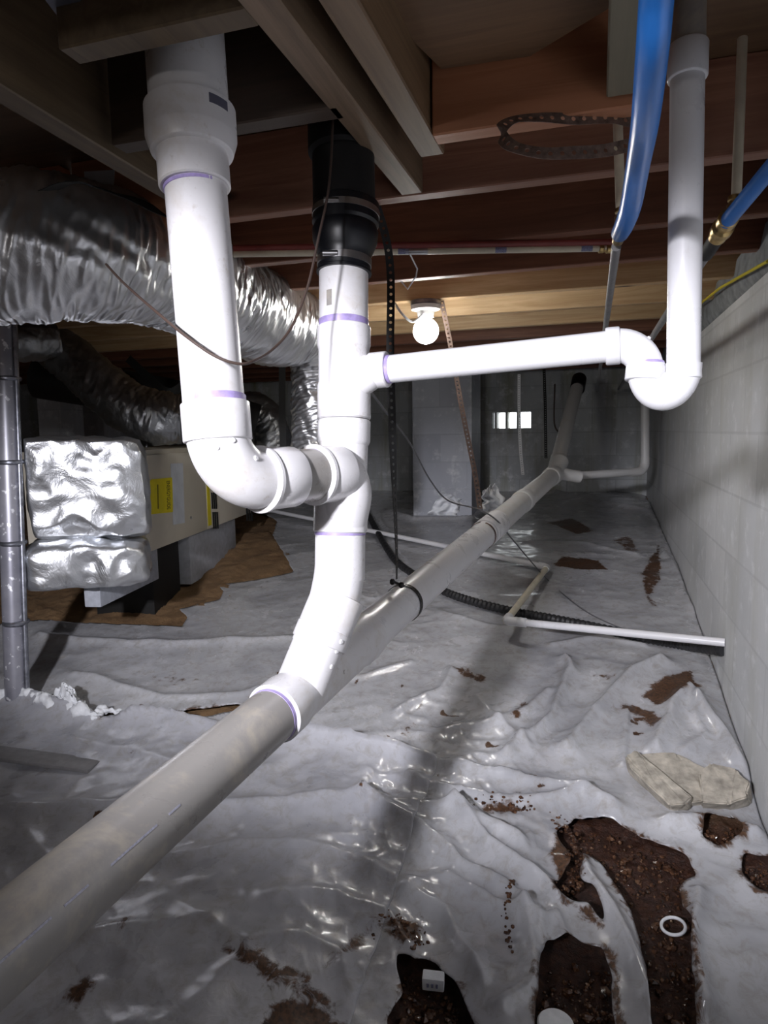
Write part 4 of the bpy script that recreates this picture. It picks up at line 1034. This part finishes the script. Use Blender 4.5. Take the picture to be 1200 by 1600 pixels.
for py_ in (592, 722, 848, 972, 1098):
    t_ = (P(10, py_, dpt).z - lowp.z) / (topp.z - lowp.z); c_ = lowp + (topp - lowp) * t_ + o2 * .22
    MB().lathe(c_ - Vector((.0, 0, .008)), c_ + Vector((.0, 0, .008)), [(0, rp + .003), (.3, rp + .007), (.7, rp + .007), (1, rp + .003)], 32).build('post_ring', M['galv'], ps)

# ------------------------------------------------------------------ rubble and litter on the ground
def hf_rock(name, corners, hfun, mat, label, cat, n=70, amp=.006, seed=1):
    c = [PG(*p) for p in corners]; mb = MB(); top = []; bot = []
    for j in range(n + 1):
        for i in range(n + 1):
            u_, v__ = i / n, j / n
            p = (c[0] * (1 - u_) + c[1] * u_) * (1 - v__) + (c[3] * (1 - u_) + c[2] * u_) * v__
            edge_ = min(u_, 1 - u_, v__, 1 - v__)
            wob = Vector((mn.noise(Vector((u_ * 5, v__ * 5, seed))), mn.noise(Vector((u_ * 5, v__ * 5, seed + 9))), 0)) * .010
            h = hfun(u_, v__) + amp * mn.noise(Vector((u_ * 9, v__ * 9, seed))) + amp * .6 * mn.noise(Vector((u_ * 28, v__ * 28, seed)))
            h *= min(1, (edge_ / .035)) ** .5
            z0 = p.z - .01
            top.append(p + wob + Vector((0, 0, h))); bot.append(Vector((p.x + wob.x, p.y + wob.y, z0)))
    m_ = (n + 1) ** 2; f_ = []
    for j in range(n):
        for i in range(n):
            a = j * (n + 1) + i; f_.append((a, a + 1, a + n + 2, a + n + 1)); f_.append((m_ + a, m_ + a + n + 1, m_ + a + n + 2, m_ + a + 1))
    ed = [i for i in range(n)]
    for i in range(n):
        a, b__ = i, i + 1; f_.append((a, m_ + a, m_ + b__, b__)); a, b__ = n * (n + 1) + i, n * (n + 1) + i + 1; f_.append((b__, m_ + b__, m_ + a, a))
        a, b__ = i * (n + 1), (i + 1) * (n + 1); f_.append((b__, m_ + b__, m_ + a, a)); a, b__ = i * (n + 1) + n, (i + 1) * (n + 1) + n; f_.append((a, m_ + a, m_ + b__, b__))
    mb.add(top + bot, f_); return tag(mb.build(name, M[mat], angle=50), label, cat)
def hull(bm, tops, bots, lt, lb=-.012):
    vs_ = [bm.verts.new(PG(x, y, lt + (h if len(t) > 2 else 0))) for t in tops for (x, y, h) in [(t[0], t[1], t[2] if len(t) > 2 else 0)]]
    vs_ += [bm.verts.new(PG(x, y, lb)) for x, y in bots]
    g_ = bmesh.ops.convex_hull(bm, input=vs_)
    bmesh.ops.delete(bm, geom=[v for v in g_['geom_interior'] if isinstance(v, bmesh.types.BMVert)], context='VERTS')
bm = bmesh.new()
for tops, bots, lt in (([(976, 1178), (993, 1171), (1082, 1246), (1072, 1256), (1046, 1258), (985, 1200)], [(982, 1212), (1048, 1272), (1078, 1268), (1005, 1200)], .060),
                       ([(995, 1178), (1055, 1174), (1074, 1186), (1112, 1205), (1110, 1250), (1072, 1254)], [(1000, 1206), (1070, 1266), (1120, 1262), (1100, 1212)], .034),
                       ([(1092, 1208), (1110, 1190), (1150, 1202), (1170, 1222), (1168, 1245), (1140, 1256), (1096, 1254)], [(1096, 1266), (1145, 1268), (1174, 1258), (1176, 1240), (1112, 1222)], .056)):
    b2 = bmesh.new(); hull(b2, tops, bots, lt); bmesh.ops.triangulate(b2, faces=b2.faces[:])
    bmesh.ops.bevel(b2, geom=b2.edges[:], offset=.004, segments=2, affect='EDGES'); bmesh.ops.triangulate(b2, faces=b2.faces[:])
    for _ in range(2): bmesh.ops.subdivide_edges(b2, edges=[e for e in b2.edges if e.calc_length() > .006], cuts=1, use_grid_fill=True); bmesh.ops.triangulate(b2, faces=b2.faces[:])
    b2.normal_update()
    for v in b2.verts: v.co = v.co + v.normal * (.0050 * mn.noise(v.co * 32) + .0028 * mn.noise(v.co * 95))
    tm = bpy.data.meshes.new('t'); b2.to_mesh(tm); b2.free(); bm.from_mesh(tm); bpy.data.meshes.remove(tm)
me = bpy.data.meshes.new('concrete_chunk'); bm.to_mesh(me); bm.free(); me.polygons.foreach_set('use_smooth', [True] * len(me.polygons)); me.set_sharp_from_angle(angle=math.radians(50))
tag(link('concrete_chunk', me, M['stone']), 'pale broken chunk of concrete lying on the plastic by the right wall', 'concrete chunk')
hf_rock('plastic_lump', [(95, 1130), (150, 1140), (140, 1112), (85, 1108)], lambda u_, v__: .085 * math.exp(-((u_ - .35) ** 2) * 7) + .02, 'foam', 'crumpled white lump standing on the ground sheet right of the metal post', 'crumpled plastic', 40, .02, 5)
# foam block
q = PG(678, 1530, .02)
fo = empty('foam_block', q, 'small white block lying on the dark mud near the bottom centre', 'block')
MB().box(q + Vector((-.022, -.012, -.02)), (.044, .006, 0), (-.004, .026, 0), (0, 0, .026)).build('block_body', M['foam'], fo, bevel=.003)
for k in range(3): MB().box(q + Vector((-.012 + k * .009, -.0135 + k * .0012, -.010)), (.004, .0006, 0), (0, .0016, 0), (0, 0, .008)).build('ink_mark', M['print'], fo, smooth=False)
def ring(name, px, py, R_, r_, label, lift=.012, tilt=.2):
    c_ = PG(px, py, lift); pts = [c_ + Vector((math.cos(a) * R_, math.sin(a) * R_, math.sin(a + 1) * R_ * tilt)) for a in np.linspace(0, 2 * PI, 49)]
    return tag(MB().tube(pts, r_, 12, False).build(name, M['foam']), label, 'ring')
ring('plastic_ring', 1052, 1447, .024, .0035, 'small white plastic ring lying on dark mud at lower right')
c_ = PG(868, 1606, .012)
tag(MB().lathe(c_ - Vector((0, 0, .006)), c_ + Vector((0, 0, .012)), [(0, .030), (.3, .034), (.8, .034), (1, .031)], 40).build('plastic_disc', M['foam']), 'round white plastic disc half out of view at the bottom edge', 'disc')
a_, b__ = PG(-60, 1172, .04), PG(150, 1200, .035)
t = (b__ - a_); sd = Vector((-t.y, t.x, 0)).normalized() * .075
tag(MB().box(a_ - sd / 2, t, sd, (0, 0, .012)).build('plastic_lath', M['greypipe'], bevel=.002), 'flat grey strip lying on the ground sheet at the lower left edge', 'strip')
# torn flaps of clear plastic near the pier
m, nt, b = newmat('clear_film'); M['film'] = m; setp(b, Base_Color=(.72, .74, .78, 1), Roughness=.22, Transmission_Weight=.35, IOR=1.3)
def flap(pix, d0, label, seed, thick=.002):
    v_ = []; n_ = 26
    c = [P(*p, d0 + dd) for p, dd in zip(pix, (0, .03, .10, -.04))]
    for j in range(n_ + 1):
        for i in range(n_ + 1):
            u_, w_ = i / n_, j / n_; p = (c[0] * (1 - u_) + c[1] * u_) * (1 - w_) + (c[3] * (1 - u_) + c[2] * u_) * w_
            p = p + FWD * .035 * mn.noise(Vector((u_ * 4, w_ * 4, seed))) + UP * .02 * mn.noise(Vector((u_ * 6, 3, seed))) * w_ + RIGHT * .02 * mn.noise(Vector((w_ * 5, 7, seed)))
            v_.append(p)
    f_ = [(j * (n_ + 1) + i, j * (n_ + 1) + i + 1, (j + 1) * (n_ + 1) + i + 1, (j + 1) * (n_ + 1) + i) for j in range(n_) for i in range(n_)]
    me = bpy.data.meshes.new('film_flap'); me.from_pydata([tuple(x) for x in v_], [], f_)
    me.polygons.foreach_set('use_smooth', [True] * len(me.polygons))
    o = link('film_flap', me, M['film']); md_ = o.modifiers.new('thickness', 'SOLIDIFY'); md_.thickness = thick
    return tag(o, label, 'plastic film', 'torn flaps of plastic')
flap([(752, 800), (800, 800), (774, 756), (755, 766)], 3.05, 'torn flap of plastic standing up behind the main pipe coupling', 2)
flap([(668, 805), (715, 805), (722, 780), (690, 768)], 3.6, 'crumpled heap of plastic at the foot of the smooth grey pier', 6)

# grit and clods lying in the mud and along the torn edges: beyond counting
gm = MB(); ico = bmesh.new(); bmesh.ops.create_icosphere(ico, subdivisions=1, radius=1); iv = [v.co.copy() for v in ico.verts]; iff = [tuple(v.index for v in f.verts) for f in ico.faces]; ico.free()
def clod(x, y, z, r):
    sx_, sy_, sz_ = rng.uniform(.7, 1.4, 3); ph = rng.uniform(0, 6)
    vv_ = []
    for v in iv:
        k_ = 1 + .35 * mn.noise(v * 1.7 + Vector((x * 50, y * 50, ph))); a_ = v.x * math.cos(ph) - v.y * math.sin(ph); b2_ = v.x * math.sin(ph) + v.y * math.cos(ph)
        vv_.append((x + a_ * r * sx_ * k_, y + b2_ * r * sy_ * k_, z + v.z * r * sz_ * .7 * k_))
    gm.add(vv_, iff)
def fieldz(x, y): return float(gz(np.array([y]))[0] + field(np.array([x]), np.array([y]))[0])
for qi, q in enumerate(mud_holes):
    xs_ = [p[0] for p in q]; ys_ = [p[1] for p in q]; n_ = (420, 200, 170, 60, 50)[qi]
    xx = rng.uniform(min(xs_), max(xs_), n_ * 3); yy_ = rng.uniform(min(ys_), max(ys_), n_ * 3)
    ok = in_poly(xx, yy_, q)
    for x, y in list(zip(xx[ok], yy_[ok]))[:n_]:
        clod(x, y, ground(y) - .022 + rng.uniform(0, .008), float(rng.choice([.0025, .004, .006, .010], p=[.4, .35, .18, .07])))
for pix, n_, sp_w in (([(520, 1530), (560, 1490), (610, 1445), (640, 1470), (665, 1490)], 70, .012), ([(330, 1500), (420, 1520), (500, 1560), (540, 1590)], 60, .02), ([(870, 1290), (895, 1330), (900, 1390), (880, 1410)], 80, .012),
                      ([(745, 1275), (800, 1270), (830, 1278)], 40, .012), ([(800, 1400), (790, 1450), (795, 1500)], 30, .006), ([(170, 1500), (235, 1440), (340, 1430)], 25, .02), ([(200, 1590), (140, 1600)], 30, .02)):
    g = gpoly(pix); 
    for k in range(n_):
        i = rng.integers(0, len(g) - 1); t = rng.uniform(); x = g[i][0] * (1 - t) + g[i + 1][0] * t + rng.normal(0, sp_w); y = g[i][1] * (1 - t) + g[i + 1][1] * t + rng.normal(0, sp_w)
        clod(x, y, fieldz(x, y) + .002, float(rng.choice([.002, .0035, .0055])))
m, nt, b = newmat('wet_grit'); setp(b, Roughness=.25); v = texco(nt); n1 = noise(nt, v, 60, 3, .6)
nt.links.new(ramp(nt, n1, [(.35, (.02, .01, .007)), (.55, (.09, .04, .02)), (.72, (.22, .13, .08))]), b.inputs['Base Color'])
tag(gm.build('grit', m, angle=20), 'wet brown grit and clods scattered in the mud and beside the torn plastic', 'grit', kind='stuff')

# rolled, torn edge of the near sheet
ep = [Vector((x, y, fieldz(x, y) + .040 + .022 * max(0, 1 - i / 6))) for i, (x, y) in enumerate(edge[:12])]
ep = smooth_path(ep, 14); nb_ = len(ep); rt = MB().tube(ep, [.020 * (1 - .8 * i / nb_) + .005 for i in range(nb_)], 28); cz = [p for p in ep for _ in range(28)]
rt.v = [tuple(Vector(v) + (Vector(v) - cz[i]) * (1.3 * mn.noise(Vector(v) * 22) + .7 * mn.noise(Vector(v) * 70)) + Vector((0, 0, .006 * mn.noise(Vector(v) * 12)))) for i, v in enumerate(rt.v)]
tag(rt.build('rolled_plastic', M['foam'], angle=80), 'white crumpled roll of torn plastic along the edge below the metal post', 'crumpled plastic')
